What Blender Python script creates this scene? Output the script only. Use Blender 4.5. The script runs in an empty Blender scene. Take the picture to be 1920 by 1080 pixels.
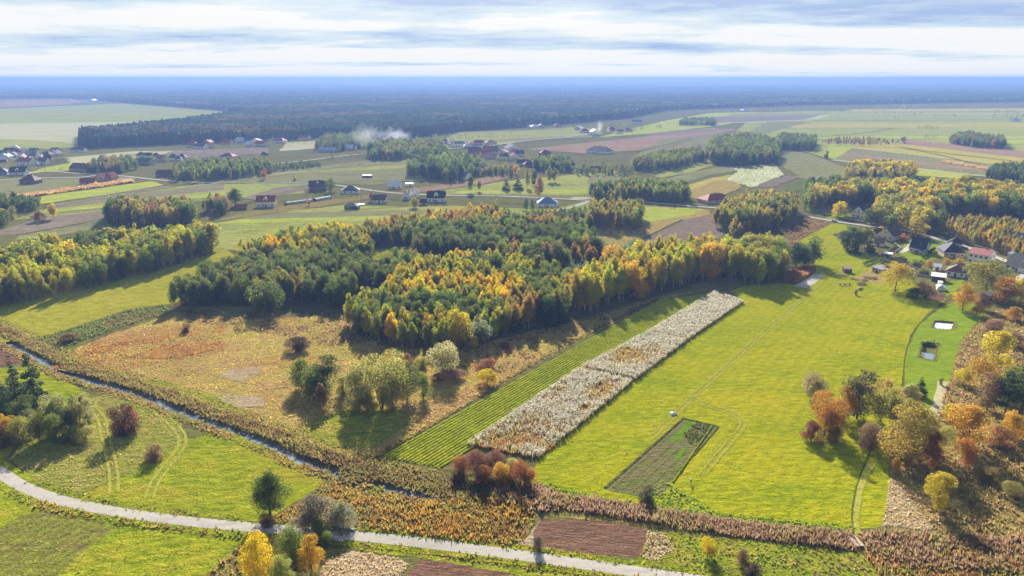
import bpy, bmesh, math, random
import numpy as np
from mathutils import Vector, Matrix
from mathutils.geometry import tessellate_polygon

SC = bpy.context.scene
COL = SC.collection
R = math.radians
random.seed(7)
RNG = np.random.default_rng(7)

# ------------------------------------------------------------------ camera
FPX, CAM_H, HY = 1346.0, 100.0, 146.5            # focal length in photo pixels, drone height, level line
PITCH = math.atan((540 - HY) / FPX)
cam_d = bpy.data.cameras.new('camera'); cam = bpy.data.objects.new('camera', cam_d); COL.objects.link(cam)
cam_d.sensor_width = 36.0; cam_d.lens = FPX / 1920 * 36.0
cam_d.clip_start = 1.0; cam_d.clip_end = 250000.0
cam.location = (0, 0, CAM_H); cam.rotation_euler = (math.pi / 2 - PITCH, 0, 0)
SC.camera = cam

# ------------------------------------------------------------------ sky
SUN_EL, SUN_AZ = R(28.0), R(-4.0)                # azimuth from +Y, positive towards +X
world = bpy.data.worlds.new('World'); SC.world = world; world.use_nodes = True
def build_world():
    nt = world.node_tree; N = nt.nodes; L = nt.links; N.clear()
    out = N.new('ShaderNodeOutputWorld')
    sky = N.new('ShaderNodeTexSky'); sky.sky_type = 'NISHITA'; sky.sun_disc = False
    sky.sun_elevation = SUN_EL; sky.sun_rotation = SUN_AZ; sky.altitude = 200; sky.dust_density = 1.5
    bg1 = N.new('ShaderNodeBackground'); bg1.inputs[1].default_value = 0.05
    L.new(sky.outputs[0], bg1.inputs[0])
    tc = N.new('ShaderNodeTexCoord'); sep = N.new('ShaderNodeSeparateXYZ'); L.new(tc.outputs['Generated'], sep.inputs[0])
    def m(op, a, b=None, c=None, clamp=False):
        n = N.new('ShaderNodeMath'); n.operation = op; n.use_clamp = clamp
        for k, v in enumerate((a, b, c)):
            if v is None: continue
            if isinstance(v, (int, float)): n.inputs[k].default_value = v
            else: L.new(v, n.inputs[k])
        return n.outputs[0]
    z = m('MAXIMUM', sep.outputs[2], 0.0)
    inv = m('DIVIDE', 1.0, m('ADD', z, 0.05))
    comb = N.new('ShaderNodeCombineXYZ')                     # the cloud deck seen from below, as a plane overhead
    L.new(m('MULTIPLY', sep.outputs[0], inv), comb.inputs[0]); L.new(m('MULTIPLY', sep.outputs[1], inv), comb.inputs[1])
    def noise(scale, det, rough, off, sx=1.0):
        mp = N.new('ShaderNodeMapping'); mp.inputs['Location'].default_value = (off, off * .7, 0)
        mp.inputs['Scale'].default_value = (scale * sx, scale, 1)
        L.new(comb.outputs[0], mp.inputs[0])
        n = N.new('ShaderNodeTexNoise'); n.inputs['Scale'].default_value = 1.0
        n.inputs['Detail'].default_value = det; n.inputs['Roughness'].default_value = rough
        L.new(mp.outputs[0], n.inputs['Vector']); return n.outputs[0]
    n1 = noise(0.30, 8, 0.55, 33.9, 0.5); n2 = noise(0.75, 8, 0.66, 11.0, 0.8)
    # rolls of cloud lying across the view, bent and broken by noise
    q = m('ADD', m('SUBTRACT', m('MULTIPLY', sep.outputs[1], inv), m('MULTIPLY', m('MULTIPLY', sep.outputs[0], inv), 0.16)), m('MULTIPLY', n1, 4.4))
    roll = m('MULTIPLY', m('COSINE', m('MULTIPLY', m('SUBTRACT', q, 8.6), 2 * math.pi / 4.4)), -0.16)
    v = m('ADD', m('ADD', roll, m('MULTIPLY', n2, 0.88)), m('MULTIPLY', n1, 0.5))
    low = m('SUBTRACT', 1.0, m('MULTIPLY', z, 17.0), clamp=True)      # cloud banks close up towards the horizon
    v = m('ADD', m('ADD', v, -0.265), m('MULTIPLY', low, 0.30))
    ramp = N.new('ShaderNodeValToRGB'); L.new(v, ramp.inputs[0])
    e = ramp.color_ramp.elements
    e[0].position = 0.26; e[0].color = (0.40, 0.54, 0.82, 1)
    e[1].position = 0.80; e[1].color = (0.95, 0.95, 0.92, 1)
    k = e.new(0.40); k.color = (0.63, 0.77, 0.90, 1)
    k = e.new(0.50); k.color = (0.78, 0.87, 0.92, 1)
    k = e.new(0.56); k.color = (0.93, 0.95, 0.96, 1)
    bg2 = N.new('ShaderNodeBackground'); bg2.inputs[1].default_value = 0.33
    L.new(ramp.outputs[0], bg2.inputs[0])
    cov = m('DIVIDE', 1.0, m('ADD', 1.0, m('POWER', m('MULTIPLY', z, 5.0), 4.0)))   # gaps open overhead
    mix = N.new('ShaderNodeMixShader'); L.new(cov, mix.inputs[0]); L.new(bg1.outputs[0], mix.inputs[1]); L.new(bg2.outputs[0], mix.inputs[2])
    L.new(mix.outputs[0], out.inputs[0])
build_world()

# ------------------------------------------------------------------ sun, exposure
sun_d = bpy.data.lights.new('sun', 'SUN'); sun_d.energy = 5.0; sun_d.angle = R(0.6); sun_d.color = (1.0, 0.95, 0.86)
sun = bpy.data.objects.new('sun', sun_d); COL.objects.link(sun)
SUN_DIR = Vector((math.sin(SUN_AZ) * math.cos(SUN_EL), math.cos(SUN_AZ) * math.cos(SUN_EL), math.sin(SUN_EL)))
sun.rotation_euler = SUN_DIR.to_track_quat('Z', 'Y').to_euler(); sun.location = (0, 300, 300)
vs = SC.view_settings
vs.view_transform = 'Standard'; vs.look = 'None'; vs.exposure = 1.62; vs.gamma = 1.0; vs.use_curve_mapping = False
SC.render.engine = 'CYCLES'
cy = SC.cycles
cy.use_denoising = True; cy.max_bounces = 5; cy.diffuse_bounces = 2; cy.glossy_bounces = 2
cy.transmission_bounces = 3; cy.volume_bounces = 1; cy.transparent_max_bounces = 8
cy.caustics_reflective = False; cy.caustics_refractive = False

# ------------------------------------------------------------------ helpers
CP, SP = math.cos(PITCH), math.sin(PITCH)
def G(px, py):
    """photo pixel -> point on the ground"""
    u = (px - 960) / FPX; v = (540 - py) / FPX
    t = CAM_H / (SP - v * CP)
    return (u * t, (CP + v * SP) * t)
def GP(pts): return [G(*p) for p in pts]
def top_z(px, py, ytop):
    """height of a thing that stands at pixel (px,py) and reaches up to row ytop"""
    x, y = G(px, py); v = (540 - ytop) / FPX
    # ray: depth along forward s ; y = s*CP + v*s*SP ; z = H - s*SP + v*s*CP
    s = y / (CP + v * SP)
    return CAM_H + s * (v * CP - SP)
def px_m(px, py):
    """metres per photo pixel at a ground point"""
    x, y = G(px, py); return (y * CP + CAM_H * SP) / FPX
def hexc(h, k=1.0):
    out = []
    for i in (0, 2, 4):
        c = int(h[i:i + 2], 16) / 255
        out.append((c / 12.92 if c <= .04045 else ((c + .055) / 1.055) ** 2.4) * k)
    return tuple(out)
def inside(P, poly):
    x, y = P[:, 0], P[:, 1]; r = np.zeros(len(P), bool); n = len(poly)
    for i in range(n):
        x1, y1 = poly[i]; x2, y2 = poly[(i + 1) % n]
        if y1 == y2: continue
        c = ((y1 > y) != (y2 > y)) & (x < (x2 - x1) * (y - y1) / (y2 - y1) + x1)
        r ^= c
    return r
def hash2(ix, iy, seed):
    h = (ix.astype(np.int64) * 374761393 + iy.astype(np.int64) * 668265263 + seed * 1442695041) & 0x7fffffff
    h = ((h ^ (h >> 13)) * 1274126177) & 0x7fffffff
    return ((h ^ (h >> 16)) & 0xffff) / 65535.0
def vnoise(x, y, s, seed=0):
    x = np.asarray(x, float) / s; y = np.asarray(y, float) / s
    ix = np.floor(x); iy = np.floor(y); fx = x - ix; fy = y - iy
    fx = fx * fx * (3 - 2 * fx); fy = fy * fy * (3 - 2 * fy)
    a = hash2(ix, iy, seed); b = hash2(ix + 1, iy, seed); c = hash2(ix, iy + 1, seed); d = hash2(ix + 1, iy + 1, seed)
    return (a * (1 - fx) + b * fx) * (1 - fy) + (c * (1 - fx) + d * fx) * fy
def fbm(x, y, s, seed=0):
    return (vnoise(x, y, s, seed) * .55 + vnoise(x, y, s / 2.3, seed + 1) * .3 + vnoise(x, y, s / 5, seed + 2) * .15)
def smooth(pts, n=8):
    P = [Vector((p[0], p[1])) for p in pts]
    P = [P[0] * 2 - P[1]] + P + [P[-1] * 2 - P[-2]]; out = []
    for i in range(1, len(P) - 2):
        a, b, c, d = P[i - 1:i + 3]
        for k in range(n):
            t = k / n
            out.append(.5 * ((2 * b) + (c - a) * t + (2 * a - 5 * b + 4 * c - d) * t * t + (3 * b - a - 3 * c + d) * t ** 3))
    out.append(P[-2]); return [(p.x, p.y) for p in out]
def resample(pts, step):
    P = np.array(pts, float); d = np.r_[0, np.cumsum(np.hypot(*np.diff(P, axis=0).T))]
    n = max(2, int(d[-1] / step) + 1); s = np.linspace(0, d[-1], n)
    return np.c_[np.interp(s, d, P[:, 0]), np.interp(s, d, P[:, 1])]

def mesh_np(name, V, F, mat=None, col=None, fv=None, nside=None, smooth_=False):
    """V (n,3) ; F (m,3) or (m,4) array of indices"""
    V = np.ascontiguousarray(V, np.float32); F = np.ascontiguousarray(F, np.int32); k = F.shape[1]
    me = bpy.data.meshes.new(name)
    me.vertices.add(len(V)); me.vertices.foreach_set('co', V.ravel())
    me.loops.add(F.size); me.loops.foreach_set('vertex_index', F.ravel())
    me.polygons.add(len(F)); me.polygons.foreach_set('loop_start', np.arange(0, F.size, k, dtype=np.int32))
    me.update(calc_edges=True)
    if smooth_: me.polygons.foreach_set('use_smooth', np.ones(len(F), bool))
    if col is not None:
        a = me.attributes.new('col', 'FLOAT_COLOR', 'FACE' if len(col) == len(F) else 'POINT')
        c = np.ones((len(col), 4), np.float32); c[:, :3] = col; a.data.foreach_set('color', c.ravel())
    if fv is not None:
        a = me.attributes.new('v', 'FLOAT', 'FACE'); a.data.foreach_set('value', np.ascontiguousarray(fv, np.float32))
    if mat: me.materials.append(mat)
    return me
def mesh_py(name, V, F, mat=None):
    me = bpy.data.meshes.new(name); me.from_pydata([tuple(v) for v in V], [], F); me.update()
    if mat: me.materials.append(mat)
    return me
def link(name, me, parent=None, loc=None, rz=None, sc=None):
    o = bpy.data.objects.new(name, me); COL.objects.link(o)
    if parent is not None: o.parent = parent
    if loc is not None: o.location = loc
    if rz is not None: o.rotation_euler = (0, 0, rz)
    if sc is not None: o.scale = sc
    return o
def tag(o, label=None, cat=None, group=None, kind=None):
    if label: o['label'] = label
    if cat: o['category'] = cat
    if group: o['group'] = group
    if kind: o['kind'] = kind
    return o
def empty(name, loc, rz=0.0):
    o = link(name, None, None, loc, rz); o.empty_display_size = .5; return o
class MB:
    """collects boxes, prisms and tubes into one mesh"""
    def __init__(s): s.V = []; s.F = []
    def box(s, x0, x1, y0, y1, z0, z1):
        b = len(s.V); s.V += [(x, y, z) for z in (z0, z1) for x, y in ((x0, y0), (x1, y0), (x1, y1), (x0, y1))]
        s.F += [(b, b + 3, b + 2, b + 1), (b + 4, b + 5, b + 6, b + 7)] + [(b + i, b + (i + 1) % 4, b + 4 + (i + 1) % 4, b + 4 + i) for i in range(4)]
        return s
    def poly(s, pts, face=None):
        b = len(s.V); s.V += [tuple(p) for p in pts]; s.F.append(tuple(range(b, b + len(pts)))); return s
    def slab(s, pts, th):
        """a flat polygon thickened downwards along its normal"""
        P = [Vector(p) for p in pts]; n = (P[1] - P[0]).cross(P[2] - P[0]).normalized()
        if n.z < 0: P.reverse(); n = -n
        b = len(s.V); k = len(P); s.V += [tuple(p) for p in P] + [tuple(p - n * th) for p in P]
        s.F += [tuple(range(b, b + k)), tuple(range(b + 2 * k - 1, b + k - 1, -1))]
        s.F += [(b + i, b + k + i, b + k + (i + 1) % k, b + (i + 1) % k) for i in range(k)]
        return s
    def tube(s, a, b_, r0, r1=None, n=7, cap=True):
        r1 = r0 if r1 is None else r1; a = Vector(a); b_ = Vector(b_); d = (b_ - a).normalized()
        u = d.orthogonal().normalized(); w = d.cross(u); b = len(s.V)
        for p, r in ((a, r0), (b_, r1)):
            s.V += [tuple(p + (u * math.cos(2 * math.pi * i / n) + w * math.sin(2 * math.pi * i / n)) * r) for i in range(n)]
        s.F += [(b + i, b + (i + 1) % n, b + n + (i + 1) % n, b + n + i) for i in range(n)]
        if cap: s.F += [tuple(range(b + n - 1, b - 1, -1)), tuple(range(b + n, b + 2 * n))]
        return s
    def build(s, name, mat, parent=None): return link(name, mesh_py(name, s.V, s.F, mat), parent)

# ------------------------------------------------------------------ materials
def new_mat(name):
    m = bpy.data.materials.new(name); m.use_nodes = True; nt = m.node_tree; nt.nodes.clear()
    out = nt.nodes.new('ShaderNodeOutputMaterial'); return m, nt.nodes, nt.links, out
def n_noise(N, L, vec, scale, det=3, rough=.55, stretch=None):
    if stretch is not None:
        mp = N.new('ShaderNodeMapping'); mp.inputs['Rotation'].default_value = (0, 0, stretch[0]); mp.inputs['Scale'].default_value = (stretch[1], stretch[2], 1)
        L.new(vec, mp.inputs[0]); vec = mp.outputs[0]
    n = N.new('ShaderNodeTexNoise'); n.inputs['Scale'].default_value = scale; n.inputs['Detail'].default_value = det
    n.inputs['Roughness'].default_value = rough; L.new(vec, n.inputs['Vector']); return n.outputs[0]
def n_ramp(N, L, fac, stops):
    r = N.new('ShaderNodeValToRGB'); L.new(fac, r.inputs[0]); e = r.color_ramp.elements
    e[0].position = stops[0][0]; e[0].color = (*stops[0][1], 1); e[1].position = stops[-1][0]; e[1].color = (*stops[-1][1], 1)
    for p, c in stops[1:-1]: k = e.new(p); k.color = (*c, 1)
    return r.outputs[0]
def n_mix(N, L, fac, a, b, mode='MIX'):
    m = N.new('ShaderNodeMix'); m.data_type = 'RGBA'; m.blend_type = mode
    if isinstance(fac, (int, float)): m.inputs[0].default_value = fac
    else: L.new(fac, m.inputs[0])
    for k, v in ((6, a), (7, b)):
        if isinstance(v, tuple): m.inputs[k].default_value = (*v[:3], 1)
        else: L.new(v, m.inputs[k])
    return m.outputs[2]
def n_math(N, L, op, a, b=None, clamp=False):
    n = N.new('ShaderNodeMath'); n.operation = op; n.use_clamp = clamp
    for k, v in enumerate((a, b)):
        if v is None: continue
        if isinstance(v, (int, float)): n.inputs[k].default_value = v
        else: L.new(v, n.inputs[k])
    return n.outputs[0]
def field_mat(name, ca, cb, cc=None, patch=28., mid=4., fine=.55, rows=None, bump=.35, contrast=1.0, row_col=None):
    """ground cover: broad patches of two or three colours, mottling, fine grain; rows = (angle of the rows, spacing, strength)"""
    m, N, L, out = new_mat(name)
    geo = N.new('ShaderNodeNewGeometry'); P = geo.outputs['Position']
    ang = rows[0] if rows else 0.6
    n1 = n_noise(N, L, P, 1 / patch, 4, .6, (-ang, .55, 1.5))
    n2 = n_noise(N, L, P, 1 / mid, 4, .65, (-ang, .6, 1.3))
    n3 = n_noise(N, L, P, 1 / fine, 3, .7)
    mixv = n_math(N, L, 'ADD', n_math(N, L, 'MULTIPLY', n1, .6), n_math(N, L, 'MULTIPLY', n2, .4))
    st = [(.40, ca), (.60, cb)] if cc is None else [(.38, ca), (.50, cb), (.62, cc)]
    c = n_ramp(N, L, mixv, st)
    if rows:
        mp = N.new('ShaderNodeMapping'); mp.inputs['Rotation'].default_value = (0, 0, -rows[0]); L.new(P, mp.inputs[0])
        sp = N.new('ShaderNodeSeparateXYZ'); L.new(mp.outputs[0], sp.inputs[0])
        s = n_math(N, L, 'SINE', n_math(N, L, 'ADD', n_math(N, L, 'MULTIPLY', sp.outputs[1], 2 * math.pi / rows[1]), n_math(N, L, 'MULTIPLY', n2, 2.5)))
        s = n_math(N, L, 'ADD', n_math(N, L, 'MULTIPLY', s, .5), .5)
        rc = row_col or tuple(x * .55 for x in ca)
        c = n_mix(N, L, n_math(N, L, 'MULTIPLY', s, rows[2]), c, rc)
    k = n_math(N, L, 'ADD', n_math(N, L, 'MULTIPLY', n_math(N, L, 'SUBTRACT', n3, .5), 2.0 * contrast), 1.0)
    k2 = n_math(N, L, 'ADD', n_math(N, L, 'MULTIPLY', n_math(N, L, 'SUBTRACT', n2, .5), 1.3 * contrast), 1.0)
    kk = n_math(N, L, 'MULTIPLY', k, k2)
    cmb = N.new('ShaderNodeCombineColor')
    for i in range(3): L.new(kk, cmb.inputs[i])
    c = n_mix(N, L, 1.0, c, cmb.outputs[0], 'MULTIPLY')
    b = N.new('ShaderNodeBsdfDiffuse'); L.new(c, b.inputs[0]); b.inputs[1].default_value = .6
    if bump:
        bp = N.new('ShaderNodeBump'); bp.inputs['Strength'].default_value = bump; bp.inputs['Distance'].default_value = .6
        h = n_math(N, L, 'ADD', n3, n_math(N, L, 'MULTIPLY', n2, 2.0))
        L.new(h, bp.inputs['Height']); L.new(bp.outputs[0], b.inputs['Normal'])
    L.new(b.outputs[0], out.inputs[0]); return m
def leaf_mat(name, attr=False, trans=.55, inst=False):
    """foliage: the object's own colour (or the per-face colour), partly see-through to light"""
    m, N, L, out = new_mat(name)
    if attr:
        a = N.new('ShaderNodeAttribute'); a.attribute_name = 'col'; c = a.outputs['Color']
    else:
        oi = N.new('ShaderNodeObjectInfo'); oc = oi.outputs['Color']
        if inst: ia = N.new('ShaderNodeAttribute'); ia.attribute_type = 'INSTANCER'; ia.attribute_name = 'col'; oc = ia.outputs['Color']
        a = N.new('ShaderNodeAttribute'); a.attribute_name = 'v'
        hs = N.new('ShaderNodeHueSaturation'); L.new(oc, hs.inputs['Color'])
        L.new(a.outputs['Fac'], hs.inputs['Value'])
        L.new(n_math(N, L, 'ADD', n_math(N, L, 'MULTIPLY', a.outputs['Fac'], -.05), .55), hs.inputs['Hue'])
        c = hs.outputs[0]
    d = N.new('ShaderNodeBsdfDiffuse'); t = N.new('ShaderNodeBsdfTranslucent'); L.new(c, d.inputs[0])
    g = N.new('ShaderNodeGamma'); g.inputs[1].default_value = .85; L.new(c, g.inputs[0]); L.new(g.outputs[0], t.inputs[0])
    mx = N.new('ShaderNodeMixShader'); mx.inputs[0].default_value = trans
    L.new(d.outputs[0], mx.inputs[1]); L.new(t.outputs[0], mx.inputs[2]); L.new(mx.outputs[0], out.inputs[0]); return m
def plain_mat(name, ca, cb=None, scale=1.5, rough=.7, bump=.0, spec=.3, brick=None, metal=0.0):
    m, N, L, out = new_mat(name)
    b = N.new('ShaderNodeBsdfPrincipled'); b.inputs['Roughness'].default_value = rough; b.inputs['Metallic'].default_value = metal
    b.inputs['Specular IOR Level'].default_value = spec
    geo = N.new('ShaderNodeTexCoord'); P = geo.outputs['Object']
    n = n_noise(N, L, P, scale, 4, .6); cb = cb or tuple(x * .75 for x in ca)
    c = n_ramp(N, L, n, [(.35, ca), (.65, cb)])
    L.new(c, b.inputs['Base Color'])
    if bump:
        bp = N.new('ShaderNodeBump'); bp.inputs['Strength'].default_value = bump; bp.inputs['Distance'].default_value = .05
        L.new(n, bp.inputs['Height']); L.new(bp.outputs[0], b.inputs['Normal'])
    L.new(b.outputs[0], out.inputs[0]); return m
# ------------------------------------------------------------------ ground and fields
def ang(a, b):
    p = G(*a); q = G(*b); return math.atan2(q[1] - p[1], q[0] - p[0])
A_STRIP = ang((880, 838), (1345, 548))       # run of the long strips in the middle
A_LEFT = ang((77, 365), (283, 338))          # run of the narrow fields on the left
A_ROAD = ang((560, 995), (1160, 1068))
A_RIGHT = ang((1700, 270), (1900, 297))
GRASS_Y, GRASS_G = (.25, .235, .022), (.175, .215, .020)
MAT = dict(
    base=field_mat('rough_ground', (.13, .115, .035), (.20, .175, .055), (.155, .17, .035), 34, 3.2, .6),
    meadow=field_mat('mown_meadow', (.255, .31, .008), (.375, .37, .009), (.46, .395, .016), 24, 2.2, .5, (A_STRIP, 3.2, .22), .6, .62, (.22, .265, .010)),
    lawn=field_mat('lawn', (0.196, 0.286, 0.016), (0.265, 0.336, 0.020), None, 14, 2.2, .45, None, .3, .6),
    meadow_left=field_mat('left_meadow', (.205, .265, .012), (.31, .33, .016), (.37, .31, .03), 18, 2.6, .5, None, .6, 1.1),
    weedy=field_mat('weedy_meadow', (0.172, 0.218, 0.018), (0.276, 0.299, 0.023), (0.322, 0.265, 0.045), 10, 2.0, .5, None, .6, 1.2),
    tawny=field_mat('tawny_meadow', (.42, .28, .10), (.45, .33, .10), (.33, .28, .05), 20, 2.6, .55, None, .7, 1.2),
    orange=field_mat('rust_grass', (0.375, 0.169, 0.039), (0.450, 0.286, 0.078), (0.275, 0.143, 0.052), 12, 2.2, .5, None, .6, 1.0),
    strip_yel=field_mat('strip_meadow', (0.325, 0.310, 0.024), (0.438, 0.380, 0.032), None, 26, 3.0, .6, (A_LEFT, 3.0, .15), .4, .8),
    strip_dark=field_mat('weed_strip', (0.128, 0.160, 0.033), (0.195, 0.203, 0.050), None, 8, 1.6, .5, None, .6, 1.2),
    rough_br=field_mat('dry_scrub', (0.255, 0.174, 0.055), (0.349, 0.258, 0.075), (0.228, 0.206, 0.040), 11, 2.0, .55, None, .7, 1.2),
    loop=field_mat('loop_meadow', (.30, .26, .06), (.26, .28, .035), (.36, .27, .09), 12, 2.2, .5, None, .6, 1.1),
    stubble=field_mat('stubble', (.27, .22, .06), (.25, .27, .03), (.22, .17, .06), 14, 2.4, .5, (ang((60, 1080), (200, 985)), 2.4, .45), .6, 1.0),
    pale=field_mat('dry_pale_grass', (.42, .33, .19), (.50, .38, .24), (.34, .27, .12), 9, 1.3, .45, None, .8, 1.0),
    soil=field_mat('ploughed_soil', (0.217, 0.118, 0.070), (0.287, 0.162, 0.098), (0.175, 0.102, 0.063), 12, 2.0, .45, (A_ROAD, .95, .45), .9, .9),
    soil_mid=field_mat('ploughed_soil_mid', (0.270, 0.196, 0.135), (0.310, 0.230, 0.160), None, 22, 3.0, .9, (ang((1200, 460), (1330, 405)), 2.4, .30), .7, .7),
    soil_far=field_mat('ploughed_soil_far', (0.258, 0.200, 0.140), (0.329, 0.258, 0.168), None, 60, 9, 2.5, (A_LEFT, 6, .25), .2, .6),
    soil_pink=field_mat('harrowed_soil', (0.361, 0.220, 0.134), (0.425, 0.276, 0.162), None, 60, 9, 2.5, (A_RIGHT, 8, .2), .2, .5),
    garden=field_mat('garden_soil', (.17, .20, .04), (.22, .20, .07), (.26, .18, .11), 7, 1.3, .4, (A_STRIP, 1.05, .4), .7, 1.0, (.15, .16, .04)),
    gpatch=field_mat('garden_green', (0.143, 0.263, 0.018), (0.208, 0.325, 0.020), None, 4, 1.0, .35, (A_STRIP, 1.05, .3), .6, .8),
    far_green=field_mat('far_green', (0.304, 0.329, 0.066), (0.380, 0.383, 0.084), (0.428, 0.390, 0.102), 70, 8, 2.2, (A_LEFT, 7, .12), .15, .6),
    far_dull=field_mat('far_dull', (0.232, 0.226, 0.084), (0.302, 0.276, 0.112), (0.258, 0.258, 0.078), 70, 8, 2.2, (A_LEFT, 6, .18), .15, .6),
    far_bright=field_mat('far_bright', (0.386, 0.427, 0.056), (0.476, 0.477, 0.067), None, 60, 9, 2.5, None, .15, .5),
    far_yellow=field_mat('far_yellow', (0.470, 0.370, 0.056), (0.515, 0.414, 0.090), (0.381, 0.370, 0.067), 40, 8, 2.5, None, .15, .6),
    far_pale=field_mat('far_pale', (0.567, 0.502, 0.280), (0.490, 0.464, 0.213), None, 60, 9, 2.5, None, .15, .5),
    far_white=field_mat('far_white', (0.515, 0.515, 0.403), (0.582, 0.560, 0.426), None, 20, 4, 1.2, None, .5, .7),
    gravel=field_mat('gravel_road', (0.528, 0.480, 0.380), (0.624, 0.564, 0.460), None, 10, 1.6, .4, None, .2, .5),
    paved=field_mat('paved_road', (0.512, 0.462, 0.380), (0.573, 0.516, 0.425), (0.476, 0.432, 0.345), 14, 2.5, .4, None, .12, .35),
    track=field_mat('wheel_rut', (.38, .37, .05), (.44, .40, .08), None, 8, 1.5, .4, None, .3, .8),
    ditch=field_mat('ditch_edge', (.12, .14, .02), (.17, .16, .03), None, 6, 1.2, .4, None, .6, 1.0),
    moss=field_mat('wood_floor', (.10, .075, .035), (.15, .11, .05), None, 14, 2.2, .6, None, .5, 1.0),
)

STREAM_PX = [(-60, 606), (0, 634), (60, 664), (130, 700), (220, 726), (290, 750), (335, 768), (400, 793), (440, 808), (500, 830), (560, 858), (620, 880), (700, 903), (760, 918), (812, 929), (850, 942)]
STREAM = resample(smooth(GP(STREAM_PX), 6), 1.5)
STREAM += np.c_[(fbm(STREAM[:, 0], STREAM[:, 1], 9, 5) - .5) * 2.2, (fbm(STREAM[:, 0], STREAM[:, 1], 9, 8) - .5) * 2.2]
def stream_dist(x, y):
    d = np.full(np.shape(x), 1e9)
    for p in STREAM[::2]: d = np.minimum(d, np.hypot(x - p[0], y - p[1]))
    return d
POND_PX = [[(1747, 615), (1752, 601), (1791, 604), (1784, 619)], [(1724, 670), (1730, 640), (1761, 644), (1753, 676)]]
PONDS = [GP(p) for p in POND_PX]
def ground():
    def axis(lo, hi, step, far):
        fine = list(np.arange(lo, hi + .01, step)); a = []; s = step; v = lo
        while v > -far: s *= 1.35; v -= s; a.append(v)
        b = []; s = step; v = fine[-1]
        while v < far: s *= 1.35; v += s; b.append(v)
        return np.array(a[::-1] + fine + b)
    xs = axis(-225, 5, 1.6, 60000); ys = axis(150, 300, 1.6, 60000)
    for p in PONDS:
        q = np.array(p); xs = np.union1d(xs, np.arange(q[:, 0].min() - 2, q[:, 0].max() + 2, .7)); ys = np.union1d(ys, np.arange(q[:, 1].min() - 2, q[:, 1].max() + 2, .7))
    X, Y = np.meshgrid(xs, ys); Z = np.zeros_like(X)
    k = (X > -235) & (X < 10) & (Y > 145) & (Y < 305)
    d = stream_dist(X[k], Y[k]) + (fbm(X[k], Y[k], 5, 3) - .5) * 1.2
    Z[k] = -1.5 * np.clip((1.9 - d) / .9, 0, 1)
    for p in PONDS: Z[inside(np.c_[X.ravel(), Y.ravel()], p).reshape(X.shape)] = -1.5
    n, m_ = X.shape; I = np.arange(n * m_).reshape(n, m_)
    F = np.stack([I[:-1, :-1], I[:-1, 1:], I[1:, 1:], I[1:, :-1]], -1).reshape(-1, 4)
    tag(link('ground', mesh_np('ground', np.c_[X.ravel(), Y.ravel(), Z.ravel()], F, MAT['base'], smooth_=True)), kind='structure')
ground()

def sheet(name, poly, mat, z, jit=.5, step=1.5, holes=()):
    """a flat piece of ground cover with an uneven edge"""
    P = resample(list(poly) + [poly[0]], step)[:-1]
    a = np.c_[fbm(P[:, 0], P[:, 1], step * 5, 21) - .5, fbm(P[:, 0], P[:, 1], step * 5, 35) - .5] + np.c_[vnoise(P[:, 0], P[:, 1], step * 1.3, 4) - .5, vnoise(P[:, 0], P[:, 1], step * 1.3, 9) - .5] * .6
    P = P + a * 2 * jit
    V = [(p[0], p[1], z) for p in P]
    loops = [P] + [resample(list(h) + [h[0]], step)[:-1] for h in holes]; P = np.concatenate(loops); V = [(p[0], p[1], z) for p in P]
    T = tessellate_polygon([[Vector((p[0], p[1], 0)) for p in l] for l in loops])
    T = [t if (P[t[1]][0] - P[t[0]][0]) * (P[t[2]][1] - P[t[0]][1]) - (P[t[1]][1] - P[t[0]][1]) * (P[t[2]][0] - P[t[0]][0]) > 0 else (t[0], t[2], t[1]) for t in T]
    return tag(link(name, mesh_np(name, np.array(V), np.array(T), mat)), kind='structure')
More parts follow.
